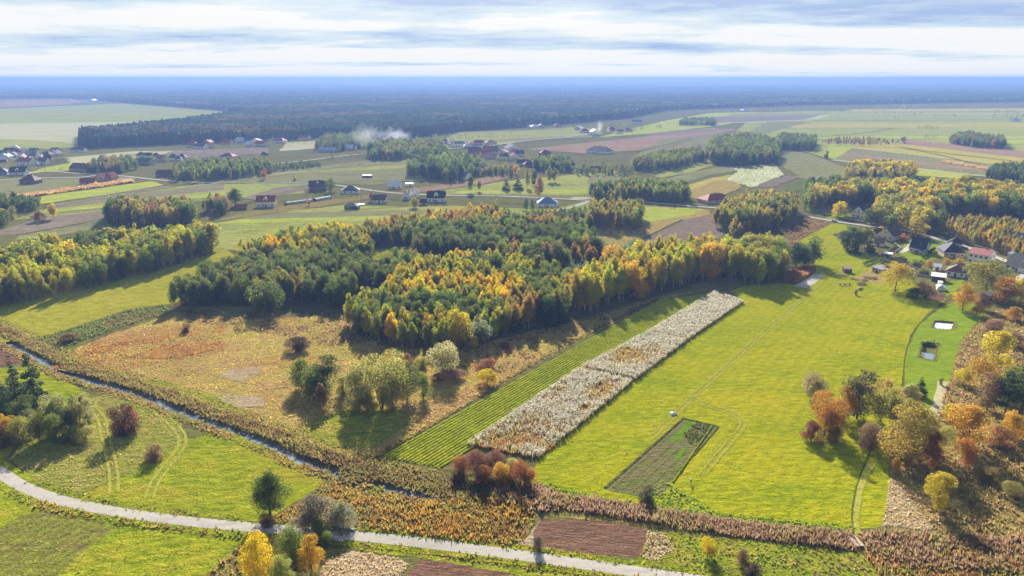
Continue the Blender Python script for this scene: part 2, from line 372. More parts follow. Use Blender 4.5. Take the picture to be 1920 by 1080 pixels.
FIELDS = [
  # --- near
  ('rough_meadow', 'tawny', [(95, 690), (150, 650), (330, 585), (480, 600), (640, 590), (700, 640), (960, 630), (1100, 600), (1240, 556), (1330, 540), (1240, 562), (1080, 640), (900, 745), (712, 856), (640, 868), (560, 842), (430, 790), (330, 752), (200, 712)]),
  ('rust_grass', 'orange', [(150, 655), (215, 622), (300, 612), (410, 603), (440, 606), (330, 628), (240, 640), (190, 665)]),
  ('wood_floor', 'moss', [(320, 575), (480, 575), (640, 600), (720, 650), (850, 658), (960, 628), (1080, 600), (1350, 520), (1470, 525), (1450, 490), (1330, 490), (1115, 500), (1110, 460), (930, 425), (690, 440), (430, 490)]),
  ('clearing', 'meadow_left', [(690, 486), (698, 469), (768, 462), (780, 474), (740, 488)]),
  ('strip_meadow', 'strip_yel', [(-120, 660), (-120, 560), (0, 540), (410, 455), (440, 480), (330, 568), (240, 580), (100, 626), (20, 640)]),
  ('weed_strip', 'strip_dark', [(35, 641), (100, 627), (240, 581), (328, 570), (300, 592), (200, 622), (120, 655), (85, 665)]),
  ('meadow', 'meadow', [(1008, 864), (998, 905), (1140, 938), (1360, 968), (1600, 992), (1655, 986), (1668, 890), (1668, 800), (1700, 690), (1706, 630), (1735, 592), (1775, 560), (1720, 535), (1690, 505), (1640, 485), (1560, 440), (1610, 425), (1560, 418), (1480, 445), (1530, 480), (1500, 530), (1400, 535), (1370, 545), (1393, 566), (1190, 715)]),
  ('lawn', 'lawn', [(1694, 722), (1702, 655), (1722, 610), (1768, 574), (1810, 560), (1850, 585), (1805, 635), (1788, 690), (1782, 740), (1772, 800), (1745, 780), (1720, 725)]),
  ('ploughed_field', 'soil', [(985, 1012), (1016, 973), (1110, 976), (1214, 991), (1202, 1046), (1110, 1040), (1010, 1027)]),
  ('weedy_meadow', 'weedy', [(1216, 996), (1330, 1005), (1480, 1022), (1600, 1030), (1640, 1060), (1660, 1130), (1300, 1130), (1195, 1058)]),
  ('dry_grass', 'pale', [(1205, 1046), (1215, 994), (1245, 1000), (1262, 1030), (1230, 1052)]),
  ('dry_grass', 'pale', [(960, 1025), (985, 1012), (1015, 975), (1000, 1000), (1010, 1026), (985, 1032)]),
  ('dry_grass', 'pale', [(1655, 986), (1668, 895), (1720, 930), (1780, 975), (1740, 995)]),
  ('dry_scrub', 'rough_br', [(1670, 890), (1672, 800), (1750, 790), (1785, 700), (1800, 640), (1850, 590), (1960, 560), (2050, 700), (2050, 1010), (1760, 1000)]),
  ('reed_ground', 'rough_br', [(1000, 910), (1140, 942), (1600, 1000), (1760, 1000), (2050, 1000), (2050, 1130), (1660, 1130), (1630, 1040), (1330, 1000), (1010, 965)]),
  ('meadow', 'meadow_left', [(150, 928), (250, 885), (345, 826), (425, 806), (545, 862), (612, 905), (530, 958), (480, 984), (300, 962), (170, 938)]),
  ('rough_meadow', 'loop', [(20, 862), (60, 800), (172, 745), (262, 745), (340, 795), (350, 828), (250, 885), (150, 926), (60, 905)]),
  ('meadow', 'meadow_left', [(-160, 780), (0, 690), (85, 690), (170, 740), (60, 800), (10, 860), (-160, 800)]),
  ('ploughed_field', 'soil', [(-80, 648), (0, 652), (48, 664), (35, 682), (-10, 690), (-100, 690)]),
  ('meadow', 'meadow_left', [(-120, 880), (0, 903), (100, 948), (200, 968), (300, 984), (400, 997), (470, 1004), (380, 1130), (-120, 1130)]),
  ('stubble_strip', 'stubble', [(-60, 1030), (40, 966), (100, 957), (222, 988), (160, 1030), (60, 1120), (-60, 1120)]),
  ('weed_ground', 'rough_br', [(470, 1006), (590, 1014), (560, 1060), (560, 1130), (330, 1130)]),
  ('dry_grass', 'pale', [(596, 1130), (606, 1050), (660, 1033), (748, 1046), (768, 1060), (745, 1085), (720, 1130)]),
  ('ploughed_field', 'soil', [(740, 1130), (770, 1072), (796, 1046), (880, 1060), (962, 1076), (960, 1130)]),
  ('weedy_meadow', 'weedy', [(640, 1020), (760, 1034), (960, 1062), (1250, 1100), (1250, 1130), (970, 1130), (965, 1078), (796, 1048), (660, 1032)]),
  ('scrub_ground', 'rough_br', [(610, 905), (700, 925), (812, 938), (1000, 912), (1010, 965), (985, 1012), (955, 1025), (650, 992), (500, 980), (540, 958)]),
  ('garden_plot', 'garden', [(1133, 917), (1178, 872), (1282, 784), (1348, 800), (1300, 850), (1240, 930), (1180, 928)]),
  ('garden_patch', 'gpatch', [(1252, 832), (1288, 788), (1307, 792), (1276, 824)]),
  ('garden_patch', 'gpatch', [(1262, 862), (1280, 838), (1288, 842), (1274, 866)]),
  ('gravel_pad', 'gravel', [(1488, 537), (1528, 512), (1548, 516), (1514, 541)]),
  ('dry_yard', 'tawny', [(1600, 520), (1630, 505), (1655, 515), (1660, 535), (1620, 528)]),
  ('garden_lawn', 'lawn', [(1678, 470), (1700, 455), (1738, 470), (1760, 440), (1800, 470), (1740, 490), (1715, 495)]),
  ('garden_lawn', 'lawn', [(1770, 530), (1810, 524), (1790, 550), (1765, 560)]),
  ('garden_lawn', 'lawn', [(1545, 410), (1580, 396), (1592, 402), (1570, 412)]),
  ('vegetable_bed', 'soil', [(1738, 560), (1752, 545), (1775, 552), (1768, 566)]),
  ('dry_scrub', 'rough_br', [(1380, 440), (1500, 405), (1560, 418), (1500, 450), (1480, 480), (1440, 500)]),
  ('ploughed_field', 'soil_mid', [(1165, 465), (1280, 412), (1300, 402), (1335, 400), (1335, 418), (1362, 432), (1350, 448), (1230, 466)]),
  ('dry_meadow', 'tawny', [(1110, 470), (1100, 430), (1200, 385), (1330, 392), (1330, 402), (1270, 415), (1165, 465)]),
  ('meadow', 'far_bright', [(1200, 420), (1210, 388), (1320, 392), (1300, 402)]),
  # --- middle distance
  ('field', 'far_green', [(330, 450), (345, 428), (500, 402), (640, 385), (760, 388), (860, 386), (1000, 392), (1100, 384), (1100, 420), (960, 425), (700, 440), (440, 470)]),
  ('field', 'far_green', [(1040, 392), (1105, 376), (1110, 392), (1050, 408)]),
  ('field', 'far_dull', [(-80, 388), (-80, 340), (150, 334), (250, 330), (255, 336), (77, 360), (0, 372)]),
  ('field', 'far_bright', [(70, 383), (78, 368), (283, 340), (312, 347), (180, 368)]),
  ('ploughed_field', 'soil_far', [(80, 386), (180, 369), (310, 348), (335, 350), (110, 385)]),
  ('field', 'far_green', [(20, 406), (110, 386), (335, 350), (400, 344), (580, 345), (570, 362), (430, 372), (290, 372), (200, 396), (30, 412)]),
  ('ploughed_field', 'soil_far', [(-40, 442), (0, 432), (83, 407), (200, 397), (202, 408), (145, 420), (30, 440)]),
  ('field', 'far_dull', [(30, 442), (145, 421), (200, 410), (205, 425), (110, 442), (30, 452)]),
  ('ploughed_field', 'soil_far', [(458, 372), (520, 352), (585, 346), (582, 354), (480, 376)]),
  ('dry_meadow', 'rough_br', [(400, 414), (470, 396), (640, 372), (690, 366), (690, 372), (560, 394), (430, 412)]),
  ('field', 'far_dull', [(330, 345), (420, 322), (560, 316), (700, 300), (800, 296), (800, 332), (700, 348), (560, 340)]),
  ('ploughed_field', 'soil_far', [(390, 340), (450, 326), (560, 318), (700, 302), (710, 308), (560, 326), (440, 342)]),
  ('dry_strip', 'soil_pink', [(742, 358), (850, 344), (948, 326), (972, 330), (900, 346), (800, 360)]),
  ('field', 'far_green', [(800, 362), (900, 348), (980, 336), (1100, 326), (1180, 318), (1110, 372), (1030, 370), (840, 366)]),
  ('field', 'far_dull', [(1040, 340), (1180, 320), (1160, 340), (1070, 362)]),
  ('field', 'far_pale', [(1065, 374), (1104, 360), (1108, 374)]),
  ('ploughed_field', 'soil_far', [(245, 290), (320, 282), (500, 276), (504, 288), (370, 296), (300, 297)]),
  ('field', 'far_pale', [(120, 296), (250, 284), (330, 283), (260, 300), (200, 312), (140, 312)]),
  ('field', 'far_bright', [(50, 325), (80, 316), (135, 305), (140, 312), (130, 320)]),
  ('big_field', 'far_green', [(-500, 300), (-500, 210), (0, 204), (230, 194), (425, 210), (442, 219), (330, 234), (152, 262), (150, 276), (40, 282)]),
  ('field', 'far_pale', [(-400, 262), (-400, 236), (0, 232), (330, 228), (160, 258), (150, 270), (60, 262)]),
  ('field', 'far_bright', [(820, 270), (850, 252), (960, 246), (1090, 238), (1130, 250), (1020, 262), (930, 272)]),
  ('field', 'far_pale', [(520, 284), (540, 268), (620, 262), (610, 278)]),
  ('ploughed_field', 'soil_pink', [(985, 280), (1080, 270), (1200, 258), (1280, 246), (1330, 240), (1385, 243), (1300, 258), (1200, 282), (1100, 288)]),
  ('ploughed_field', 'soil_far', [(1200, 250), (1290, 242), (1380, 242), (1290, 252), (1220, 256)]),
  ('field', 'far_bright', [(1120, 258), (1240, 228), (1330, 212), (1420, 210), (1370, 232), (1330, 238), (1200, 252)]),
  ('field', 'far_dull', [(1180, 300), (1300, 262), (1390, 246), (1400, 262), (1320, 290), (1240, 322), (1190, 326)]),
  ('field', 'far_green', [(1220, 330), (1330, 296), (1340, 310), (1300, 322), (1240, 334)]),
  ('field', 'far_dull', [(1240, 340), (1290, 324), (1375, 310), (1385, 320), (1330, 330), (1270, 345)]),
  ('field', 'far_yellow', [(1292, 362), (1290, 348), (1335, 334), (1372, 328), (1360, 340), (1310, 354)]),
  ('dry_meadow', 'tawny', [(1290, 372), (1300, 356), (1340, 340), (1385, 336), (1390, 352), (1360, 366), (1330, 376)]),
  ('pale_crop', 'far_white', [(1352, 306), (1390, 312), (1450, 308), (1470, 328), (1410, 352), (1362, 338), (1385, 322)]),
  ('ploughed_field', 'soil_mid', [(1412, 352), (1472, 330), (1498, 332), (1455, 350)]),
  ('field', 'strip_dark', [(1470, 358), (1500, 336), (1560, 330), (1590, 345), (1530, 360)]),
  ('rough_meadow', 'far_dull', [(1450, 300), (1470, 276), (1520, 290), (1600, 320), (1560, 340), (1500, 334)]),
  # --- right distance
  ('field', 'far_green', [(1380, 246), (1420, 212), (1500, 208), (1920, 212), (2300, 220), (2300, 330), (1920, 330), (1720, 330), (1560, 300), (1450, 268)]),
  ('field', 'far_bright', [(1540, 292), (1560, 270), (1700, 276), (1830, 310), (1840, 326), (1720, 318), (1600, 302)]),
  ('field', 'far_bright', [(1560, 274), (1640, 264), (1760, 280), (1860, 302), (1850, 312), (1700, 280)]),
  ('field', 'far_bright', [(1720, 330), (1730, 316), (1800, 326), (1810, 336)]),
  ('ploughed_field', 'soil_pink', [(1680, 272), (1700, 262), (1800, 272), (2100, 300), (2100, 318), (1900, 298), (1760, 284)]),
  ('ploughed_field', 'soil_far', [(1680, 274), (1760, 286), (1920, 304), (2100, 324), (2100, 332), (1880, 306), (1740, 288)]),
  ('field', 'far_dull', [(1400, 250), (1440, 228), (1600, 228), (1680, 240), (1600, 252), (1470, 262)]),
  ('ploughed_field', 'soil_far', [(1490, 240), (1560, 222), (1700, 228), (1760, 238), (1640, 242)]),
  ('field', 'far_pale', [(1380, 226), (1440, 218), (1700, 214), (1720, 220), (1500, 224)]),
  ('field', 'far_bright', [(1740, 262), (1800, 236), (2000, 244), (2000, 262), (1880, 272)]),
  ('field', 'far_bright', [(1790, 230), (1860, 226), (2100, 230), (2100, 240), (1860, 240)]),
  ('field', 'far_pale', [(1560, 210), (1620, 206), (1900, 210), (1880, 214), (1640, 213)]),
  ('field', 'far_bright', [(1840, 350), (1870, 344), (1960, 346), (1960, 352), (1880, 354)]),
  ('heath', 'soil_pink', [(-300, 200), (-300, 190), (120, 186), (170, 190), (110, 197), (0, 202)]),
  ('dry_patch', 'pale', [(408, 706), (430, 692), (478, 688), (492, 700), (450, 717)]), ('dry_patch', 'pale', [(400, 748), (430, 737), (490, 746), (500, 762), (450, 766)]),
  ('rust_grass', 'orange', [(480, 676), (540, 662), (630, 666), (600, 682), (530, 690)]), ('rust_grass', 'orange', [(760, 806), (870, 730), (955, 694), (985, 690), (900, 742), (790, 810)]),
  ('rust_grass', 'orange', [(230, 672), (300, 650), (420, 640), (430, 650), (330, 672)]), ('green_patch', 'weedy', [(560, 800), (640, 770), (760, 772), (770, 790), (700, 840), (620, 840)]), ('green_patch', 'weedy', [(240, 720), (300, 712), (400, 740), (480, 790), (440, 796), (340, 750)]),
]
def strips(quad, cuts, mats, seed):
    """split a block of farmland (four corners, photo px) into narrow fields"""
    rng = random.Random(seed); c = [0] + sorted(rng.random() for _ in range(cuts - 1)) + [1]; l = lambda a, b, t: (a[0] + (b[0] - a[0]) * t, a[1] + (b[1] - a[1]) * t)
    for t0, t1 in zip(c, c[1:]):
        if t1 - t0 > .02: FIELDS.append(('narrow_field', rng.choice(mats), [l(quad[0], quad[1], t0), l(quad[3], quad[2], t0), l(quad[3], quad[2], t1), l(quad[0], quad[1], t1)]))
FM = ['far_green', 'far_bright', 'far_dull', 'soil_far', 'far_pale', 'far_bright', 'far_green', 'soil_pink', 'far_yellow']
strips(((1400, 262), (1560, 216), (1960, 214), (1960, 262)), 17, FM, 1); strips(((1250, 236), (1400, 211), (1560, 211), (1500, 226)), 8, FM, 2); strips(((1560, 302), (1620, 262), (1960, 302), (1880, 336)), 11, ['far_bright', 'far_yellow', 'far_green', 'far_dull', 'soil_pink', 'far_pale'], 3)
strips(((1560, 213), (1600, 205), (1940, 203), (1960, 213)), 6, FM, 4); strips(((400, 345), (560, 318), (800, 298), (800, 340)), 6, ['far_dull', 'far_green', 'soil_far', 'far_green'], 5); strips(((350, 430), (560, 392), (860, 386), (700, 420)), 5, ['far_green', 'far_bright', 'far_green', 'far_dull'], 6)
strips(((840, 366), (930, 342), (1100, 326), (1110, 370)), 6, ['far_green', 'far_bright', 'far_dull', 'far_green'], 7); strips(((820, 272), (860, 248), (1130, 240), (1110, 258)), 6, FM, 8); strips(((1180, 300), (1240, 262), (1390, 246), (1400, 264)), 6, ['far_dull', 'far_green', 'soil_pink', 'soil_far'], 9); strips(((20, 410), (120, 382), (420, 342), (420, 374)), 6, ['far_green', 'far_bright', 'far_dull', 'soil_far'], 10)
for i, (nm, mk, pts) in enumerate(FIELDS):
    poly = GP(pts); d = min(p[1] for p in poly)
    step = 1.3 if d < 330 else max(3.0, d / 130)
    sheet(nm, poly, MAT[mk], (.006 + .002 * min(i, 40) + .0008 * max(0, i - 40)) * (1 if d < 600 else 3.0), .5 if d < 330 else min(3.0, d / 350), step, PONDS if nm == 'lawn' else ())

def ribbon(name, pts, w, mat, z, sm=6, step=2.0, jit=.15, crown=0.0):
    P = resample(smooth(pts, sm), step); T = np.gradient(P, axis=0); T /= np.linalg.norm(T, axis=1)[:, None]
    Nn = np.c_[-T[:, 1], T[:, 0]]; k = len(P)
    wl = w / 2 + (fbm(P[:, 0], P[:, 1], step * 2.5, 1) - .5) * 2 * jit; wr = w / 2 + (fbm(P[:, 0] + 77, P[:, 1], step * 2.5, 2) - .5) * 2 * jit
    A = P + Nn * wl[:, None]; B = P - Nn * wr[:, None]
    V = np.r_[np.c_[A, np.full(k, z)], np.c_[P, np.full(k, z + crown)], np.c_[B, np.full(k, z)]]
    i = np.arange(k - 1)
    F = np.r_[np.c_[k + i, k + i + 1, i + 1, i], np.c_[2 * k + i, 2 * k + i + 1, k + i + 1, k + i]]
    return tag(link(name, mesh_np(name, V, F, mat)), kind='structure')
ROAD_PX = [(-160, 780), (-60, 848), (0, 886), (40, 911), (100, 935), (200, 957), (300, 972), (400, 983), (480, 990), (560, 996), (650, 1004), (760, 1015), (860, 1027), (960, 1040), (1060, 1054), (1160, 1068), (1290, 1086), (1420, 1106)]
ribbon('verge', GP(ROAD_PX), 7.4, MAT['meadow_left'], .11, jit=.7)
ribbon('road', GP(ROAD_PX), 3.5, MAT['paved'], .13, jit=.06, step=1.5, crown=.04)
ribbon('gravel_road', GP([(-60, 342), (0, 338), (70, 334), (150, 333), (190, 328), (235, 331), (300, 338), (370, 343), (470, 344), (580, 344), (640, 349), (700, 358), (750, 363), (837, 367), (927, 368), (1027, 372), (1100, 376), (1207, 380), (1297, 387), (1360, 392), (1430, 397), (1491, 403), (1562, 415), (1632, 425), (1695, 432), (1770, 452), (1810, 463), (1870, 484), (1960, 520)]), 4.6, MAT['gravel'], .34, jit=.3, step=3)
ribbon('gravel_lane', GP([(600, 340), (640, 335), (680, 331), (720, 329)]), 5, MAT['gravel'], .33, jit=.4)
ribbon('gravel_lane', GP([(235, 331), (150, 326), (90, 322), (30, 330)]), 4, MAT['gravel'], .45, jit=.4, step=3)
ribbon('gravel_road', GP([(470, 312), (560, 304), (640, 294), (700, 288), (800, 282), (900, 276), (980, 266), (1060, 258), (1120, 250)]), 6, MAT['gravel'], .95, jit=.4, step=5)
ribbon('gravel_lane', GP([(1047, 392), (1070, 390), (1105, 378)]), 4.5, MAT['gravel'], .33, jit=.4)
ribbon('driveway', GP([(1690, 474), (1705, 462), (1718, 446)]), 3, MAT['gravel'], .12, jit=.2)
ribbon('driveway', GP([(1890, 545), (1905, 528), (1925, 515)]), 5, MAT['gravel'], .12, jit=.2)
def ruts(pts, gap=1.5, w=.55):
    P = np.array(smooth(GP(pts), 8)); T = np.gradient(P, axis=0); T /= np.linalg.norm(T, axis=1)[:, None]; Nn = np.c_[-T[:, 1], T[:, 0]]
    for s in (-1, 1): ribbon('wheel_rut', [tuple(q) for q in (P + Nn * s * gap / 2)], w, MAT['track'], .10, 1, 1.2, .14)
ruts([(1545, 522), (1515, 550), (1470, 590), (1420, 634), (1370, 680), (1330, 716), (1298, 744), (1272, 772), (1222, 820)])
ruts([(1298, 744), (1325, 760), (1365, 772), (1392, 790), (1385, 810), (1350, 850), (1318, 890)])
ruts([(214, 925), (212, 880), (200, 830), (190, 785), (172, 760), (195, 744), (240, 744), (290, 768), (330, 802), (342, 832), (318, 868), (290, 905), (280, 935)], 1.9, .8)
ribbon('ditch', GP([(1600, 1006), (1598, 960), (1610, 900), (1630, 850), (1636, 825)]), .45, MAT['ditch'], .105, jit=.2)
ribbon('grass_path', GP([(1606, 1006), (1604, 960), (1618, 900), (1634, 870)]), 1.7, MAT['track'], .095, jit=.2)
ribbon('ditch', GP([(1692, 722), (1700, 655), (1722, 609), (1766, 573), (1800, 545)]), .45, MAT['ditch'], .105, jit=.2)
ribbon('ditch', GP([(712, 857), (900, 744), (1080, 638), (1240, 561)]), .8, MAT['ditch'], .105, jit=.3)
ribbon('sandy_path', GP([(1768, 715), (1762, 745), (1750, 780), (1742, 800)]), 3.0, MAT['far_pale'], .10, jit=.6)

for e in ([(-40, 386), (80, 384), (200, 366), (312, 347)], [(20, 412), (110, 386), (330, 351)], [(30, 442), (145, 421), (202, 409)], [(30, 452), (110, 443), (205, 426), (240, 412)], [(345, 428), (500, 402), (640, 384)], [(440, 342), (560, 326), (700, 306), (790, 298)], [(585, 346), (480, 376), (430, 392)],
          [(640, 398), (700, 392), (760, 388), (840, 384)], [(742, 359), (850, 345), (948, 327)], [(830, 364), (900, 349), (980, 337), (1070, 328)], [(1050, 408), (1110, 392)], [(1240, 346), (1290, 325), (1375, 311)], [(1220, 332), (1330, 297)], [(1412, 353), (1472, 330)], [(1180, 301), (1300, 263), (1390, 247)],
          [(1560, 274), (1700, 280), (1850, 313)], [(1680, 275), (1760, 287), (1920, 305)], [(1400, 263), (1470, 262), (1600, 252), (1680, 241)], [(850, 253), (960, 247), (1090, 239)], [(985, 281), (1100, 289), (1200, 283), (1300, 259)], [(1165, 466), (1230, 436), (1280, 412)], [(245, 291), (320, 283), (500, 277)], [(1440, 219), (1560, 222), (1700, 229), (1900, 236)]):
    w = 1.2 if e[0][1] > 300 else 3.0
    ribbon('field_margin', GP(e), w, MAT['strip_dark'], .32 if e[0][1] > 345 else .9, 6, 4.0, w * .4)
# ------------------------------------------------------------------ water
def water_mat(name='stream_water', col=(.14, .18, .22, 1)):  # base colour lifted to stand in for sky glints on the water
    m, N, L, out = new_mat(name)
    b = N.new('ShaderNodeBsdfPrincipled'); b.inputs['Base Color'].default_value = col; b.inputs['Roughness'].default_value = .06
    b.inputs['IOR'].default_value = 1.33
    geo = N.new('ShaderNodeNewGeometry'); n = n_noise(N, L, geo.outputs['Position'], 1.6, 3)
    bp = N.new('ShaderNodeBump'); bp.inputs['Strength'].default_value = .12; bp.inputs['Distance'].default_value = .05; L.new(n, bp.inputs['Height']); L.new(bp.outputs[0], b.inputs['Normal'])
    L.new(b.outputs[0], out.inputs[0]); return m
WATER = water_mat(); SKY_WATER = water_mat('silty_water', (.46, .47, .45, 1))  # second one: white sky reflection of the upper pond put into its base colour
ribbon('stream', [tuple(p) for p in STREAM[::3]], 3.0, WATER, -.65, 1, 3.0, .1)

def grow(poly, k):
    q = np.array(poly); c = q.mean(0); return [tuple(c + (p - c) * k) for p in q]
POND_BED = field_mat('pond_bed', (.10, .085, .05), (.15, .12, .07), (.08, .09, .03), 4, 1.0, .4, None, .8, 1.2)
for i, p in enumerate(PONDS):
    rim = [Vector((x, y, .06)) for x, y in grow(p, 1.03)]; bot = [Vector((x, y, -.75)) for x, y in grow(p, .86)]
    n = 10; V = []; F = []
    for a in range(4):                                   # uneven earth banks round the pit
        b = (a + 1) % 4
        for t in range(n):
            for row in range(4):
                u = row / 3; q = (rim[a].lerp(rim[b], t / n)).lerp(bot[a].lerp(bot[b], t / n), u)
                j = (random.random() - .5) * .35; V.append((q.x + j, q.y + (random.random() - .5) * .3, q.z + (random.random() - .3) * .12 * (row < 3)))
    k = 4 * n
    for t in range(k):
        for row in range(3):
            a0 = t * 4 + row; b0 = ((t + 1) % k) * 4 + row; F.append((a0, b0, b0 + 1, a0 + 1))
    tag(link('pond_bank', mesh_py('pond_bank', V, F, POND_BED)), kind='structure')
    g = grow(p, .97); 
    if i == 1: g = grow([tuple(Vector(g[0]).lerp(Vector(g[1]), .0)), tuple(Vector(g[0]).lerp(Vector(g[1]), .45)), tuple(Vector(g[3]).lerp(Vector(g[2]), .45)), g[3]], .8)
    tag(link('pond', mesh_py('pond', [(x, y, -.55) for x, y in g], [(0, 1, 2, 3)], SKY_WATER if i == 0 else WATER)), kind='structure')
# ------------------------------------------------------------------ trees
LEAF = leaf_mat('foliage'); LEAF_I = leaf_mat('foliage_of_woods', inst=True); STUFF = leaf_mat('foliage_mass', True)
BARK = plain_mat('bark', (.11, .085, .06), (.06, .05, .04), 3, .9, .4, .1)
BARK_BIRCH = plain_mat('birch_bark', (.55, .52, .47), (.16, .14, .12), 2.2, .8, .2, .1)
BARK_PINE = plain_mat('pine_bark', (.20, .11, .065), (.12, .08, .06), 2.2, .9, .3, .1)
# kind: crown base, outline (height fraction, radius / tree height), lobes, lobe size, flatness, trunk width, bark
SHAPES = {
  'birch_tree': (.18, [(.0, .05), (.12, .12), (.35, .155), (.6, .13), (.85, .07), (1, .02)], 44, .60, 1.25, .010, BARK_BIRCH),
  'alder_tree': (.06, [(.0, .08), (.15, .18), (.45, .215), (.75, .17), (.93, .09), (1, .03)], 42, .72, 1.0, .013, BARK),
  'oak_tree':   (.07, [(.0, .12), (.2, .30), (.5, .38), (.75, .33), (.93, .18), (1, .06)], 26, .42, .85, .020, BARK),
  'willow_tree': (.02, [(.0, .22), (.25, .42), (.55, .47), (.8, .38), (.95, .2), (1, .08)], 17, .44, .9, .022, BARK),
  'maple_tree': (.07, [(.0, .12), (.2, .28), (.5, .34), (.75, .27), (.92, .14), (1, .04)], 26, .42, .95, .018, BARK),
  'pine_tree':  (.20, [(.0, .10), (.2, .17), (.5, .18), (.8, .12), (1, .03)], 36, .40, .7, .012, BARK_PINE),
  'spruce_tree': (.05, [(.0, .17), (.1, .19), (.4, .13), (.7, .075), (1, .008)], 46, .36, .55, .013, BARK),
  'shrub':      (.02, [(.0, .46), (.3, .60), (.6, .54), (.85, .33), (1, .1)], 18, .42, .85, .03, BARK),
  'poplar_tree': (.10, [(.0, .06), (.2, .11), (.5, .125), (.8, .095), (1, .03)], 60, .7, 1.4, .012, BARK),
}
def crown_mesh(kind, nleaf, lsize, rng):
    z0, prof, nl, lr, flat, _, _ = SHAPES[kind]
    pt = np.array([p[0] for p in prof]); pr = np.array([p[1] for p in prof])
    t = np.clip(np.sort(rng.random(nl)) * .98, 0, .965); r = np.interp(t, pt, pr)
    asym = 1 + .18 * np.cos(rng.random() * 6.28 + 3 * t)
    a = rng.random(nl) * 6.283 + np.arange(nl) * 2.4; rad = r * (.25 + .75 * rng.random(nl)) * asym
    C = np.c_[np.cos(a) * rad, np.sin(a) * rad, z0 + (1 - z0) * t]
    lob = np.maximum(r * (lr * .6 + .55 * rng.random(nl) ** 1.5), .022)
    if kind == 'spruce_tree':
        C[:, 0] = np.cos(a) * r * .62; C[:, 1] = np.sin(a) * r * .62; lob = np.maximum(r * .5, .018)
    w = lob ** 2; w /= w.sum()
    i = rng.choice(nl, nleaf, p=w)
    D = rng.normal(size=(nleaf, 3)); D[:, 2] += .25; D /= np.linalg.norm(D, axis=1)[:, None]
    sh = (.55 + .5 * rng.random(nleaf) ** .6)
    P = C[i] + D * (lob[i] * sh)[:, None] * np.array([1, 1, flat])
    P[:, 2] = np.clip(P[:, 2], .01, 1.01)
    Nn = D * 1.3 + rng.normal(size=(nleaf, 3)) * .55; Nn /= np.linalg.norm(Nn, axis=1)[:, None]
    U = np.cross(Nn, rng.normal(size=(nleaf, 3))); U /= np.linalg.norm(U, axis=1)[:, None]; W = np.cross(Nn, U)
    s = lsize * (.6 + .8 * rng.random(nleaf)); U *= s[:, None]; W *= (s * .62)[:, None]; B = Nn * (s * .22)[:, None]
    V = np.stack([P - U, P - W * .9 + B, P + U * (.7 + .5 * rng.random(nleaf))[:, None], P + W + B], 1).reshape(-1, 3)
    F = np.arange(4 * nleaf).reshape(-1, 4)
    lv = .78 + .44 * rng.random(nl)                        # some boughs are lighter than others
    fv = lv[i] * (.9 + .2 * rng.random(nleaf))
    return V, F, fv
def trunk_mesh(kind, rng):
    z0, prof, nl, lr, flat, tw, bark = SHAPES[kind]
    mb = MB(); n = 5; top = .92 if kind in ('birch_tree', 'spruce_tree', 'pine_tree', 'poplar_tree', 'alder_tree') else .62
    p = Vector((0, 0, 0)); pts = [p]
    if kind == 'shrub' or kind == 'willow_tree':
        for k in range(6 if kind == 'shrub' else 4):
            a = k * 6.283 / (6 if kind == 'shrub' else 4) + rng.random(); q = Vector((math.cos(a) * .08, math.sin(a) * .08, .3)); e = Vector((math.cos(a) * .26, math.sin(a) * .26, .72))
            mb.tube((math.cos(a) * .02, math.sin(a) * .02, -.01), q, tw * .6, tw * .45, 6); mb.tube(q, e, tw * .45, tw * .2, 6)
    else:
        for k in range(n):
            q = Vector(((rng.random() - .5) * .016, (rng.random() - .5) * .016, top * (k + 1) / n))
            mb.tube(p - Vector((0, 0, .02 if k == 0 else 0)), q, tw * (1.25 if k == 0 else 1.0 - .17 * k), tw * (1.0 - .17 * (k + 1)), 7); p = q; pts.append(q)
        for k in range(9):
            t = max(z0, .12) + (top - max(z0, .12)) * k / 9; a = k * 2.4 + rng.random(); rr = np.interp((t - z0) / (1 - z0), [x[0] for x in prof], [x[1] for x in prof]) * .8
            up = .10 if kind in ('oak_tree', 'maple_tree') else (.07 if kind != 'spruce_tree' else -.03)
            mb.tube((0, 0, t), (math.cos(a) * rr, math.sin(a) * rr, t + up), tw * .35, tw * .1, 5)
    return mesh_py(kind + '_trunk', mb.V, mb.F, bark)
PROTO = {}
def protos(kind, lod):
    key = (kind, lod)
    if key not in PROTO:
        n, ls = {'hero': (10500, .0105), 'near': (5500, .0145), 'mid': (1800, .025)}[lod]
        wide = max(p[1] for p in SHAPES[kind][1]); ls *= .6 + 1.6 * wide + (.25 if kind in ('shrub', 'willow_tree') else 0)
        L_ = []
        for v in range(3):
            rng = np.random.default_rng(100 + v + sum(map(ord, kind)))
            V, F, fv = crown_mesh(kind, n, ls, rng)
            L_.append((mesh_np(kind + '_crown', V, F, LEAF, fv=fv), trunk_mesh(kind, rng)))
        PROTO[key] = L_
    return PROTO[key]
COUNT = {}; LOWTREES = {}; PLANTED = {}
def plant(kind, x, y, h, w, col, label, group=None, lod=None, cat=None, name=None):
    """one tree: an empty at its foot with its trunk and its crown; w = crown width in metres"""
    d = math.hypot(x, y)
    lod = lod or ('hero' if d < 215 else 'near' if d < 420 else 'mid')
    cm, tm = random.choice(protos(kind, lod))
    wide = 2 * max(p[1] for p in SHAPES[kind][1]) * 1.12
    r = empty(name or kind, (x, y, 0), random.random() * 6.283)
    tag(r, label, cat or ('bush' if kind == 'shrub' else 'tree'), group)
    sxy = w / wide if w else h * random.uniform(.88, 1.15)
    c = link('crown', cm, r, sc=(sxy, sxy, h)); c.color = (*col, 1)
    t = link('trunk', tm, r, sc=(sxy, sxy, h)); PLANTED.setdefault((kind, lod), {})[cm.name] = (c, t)
    COUNT[kind] = COUNT.get(kind, 0) + 1
    return r
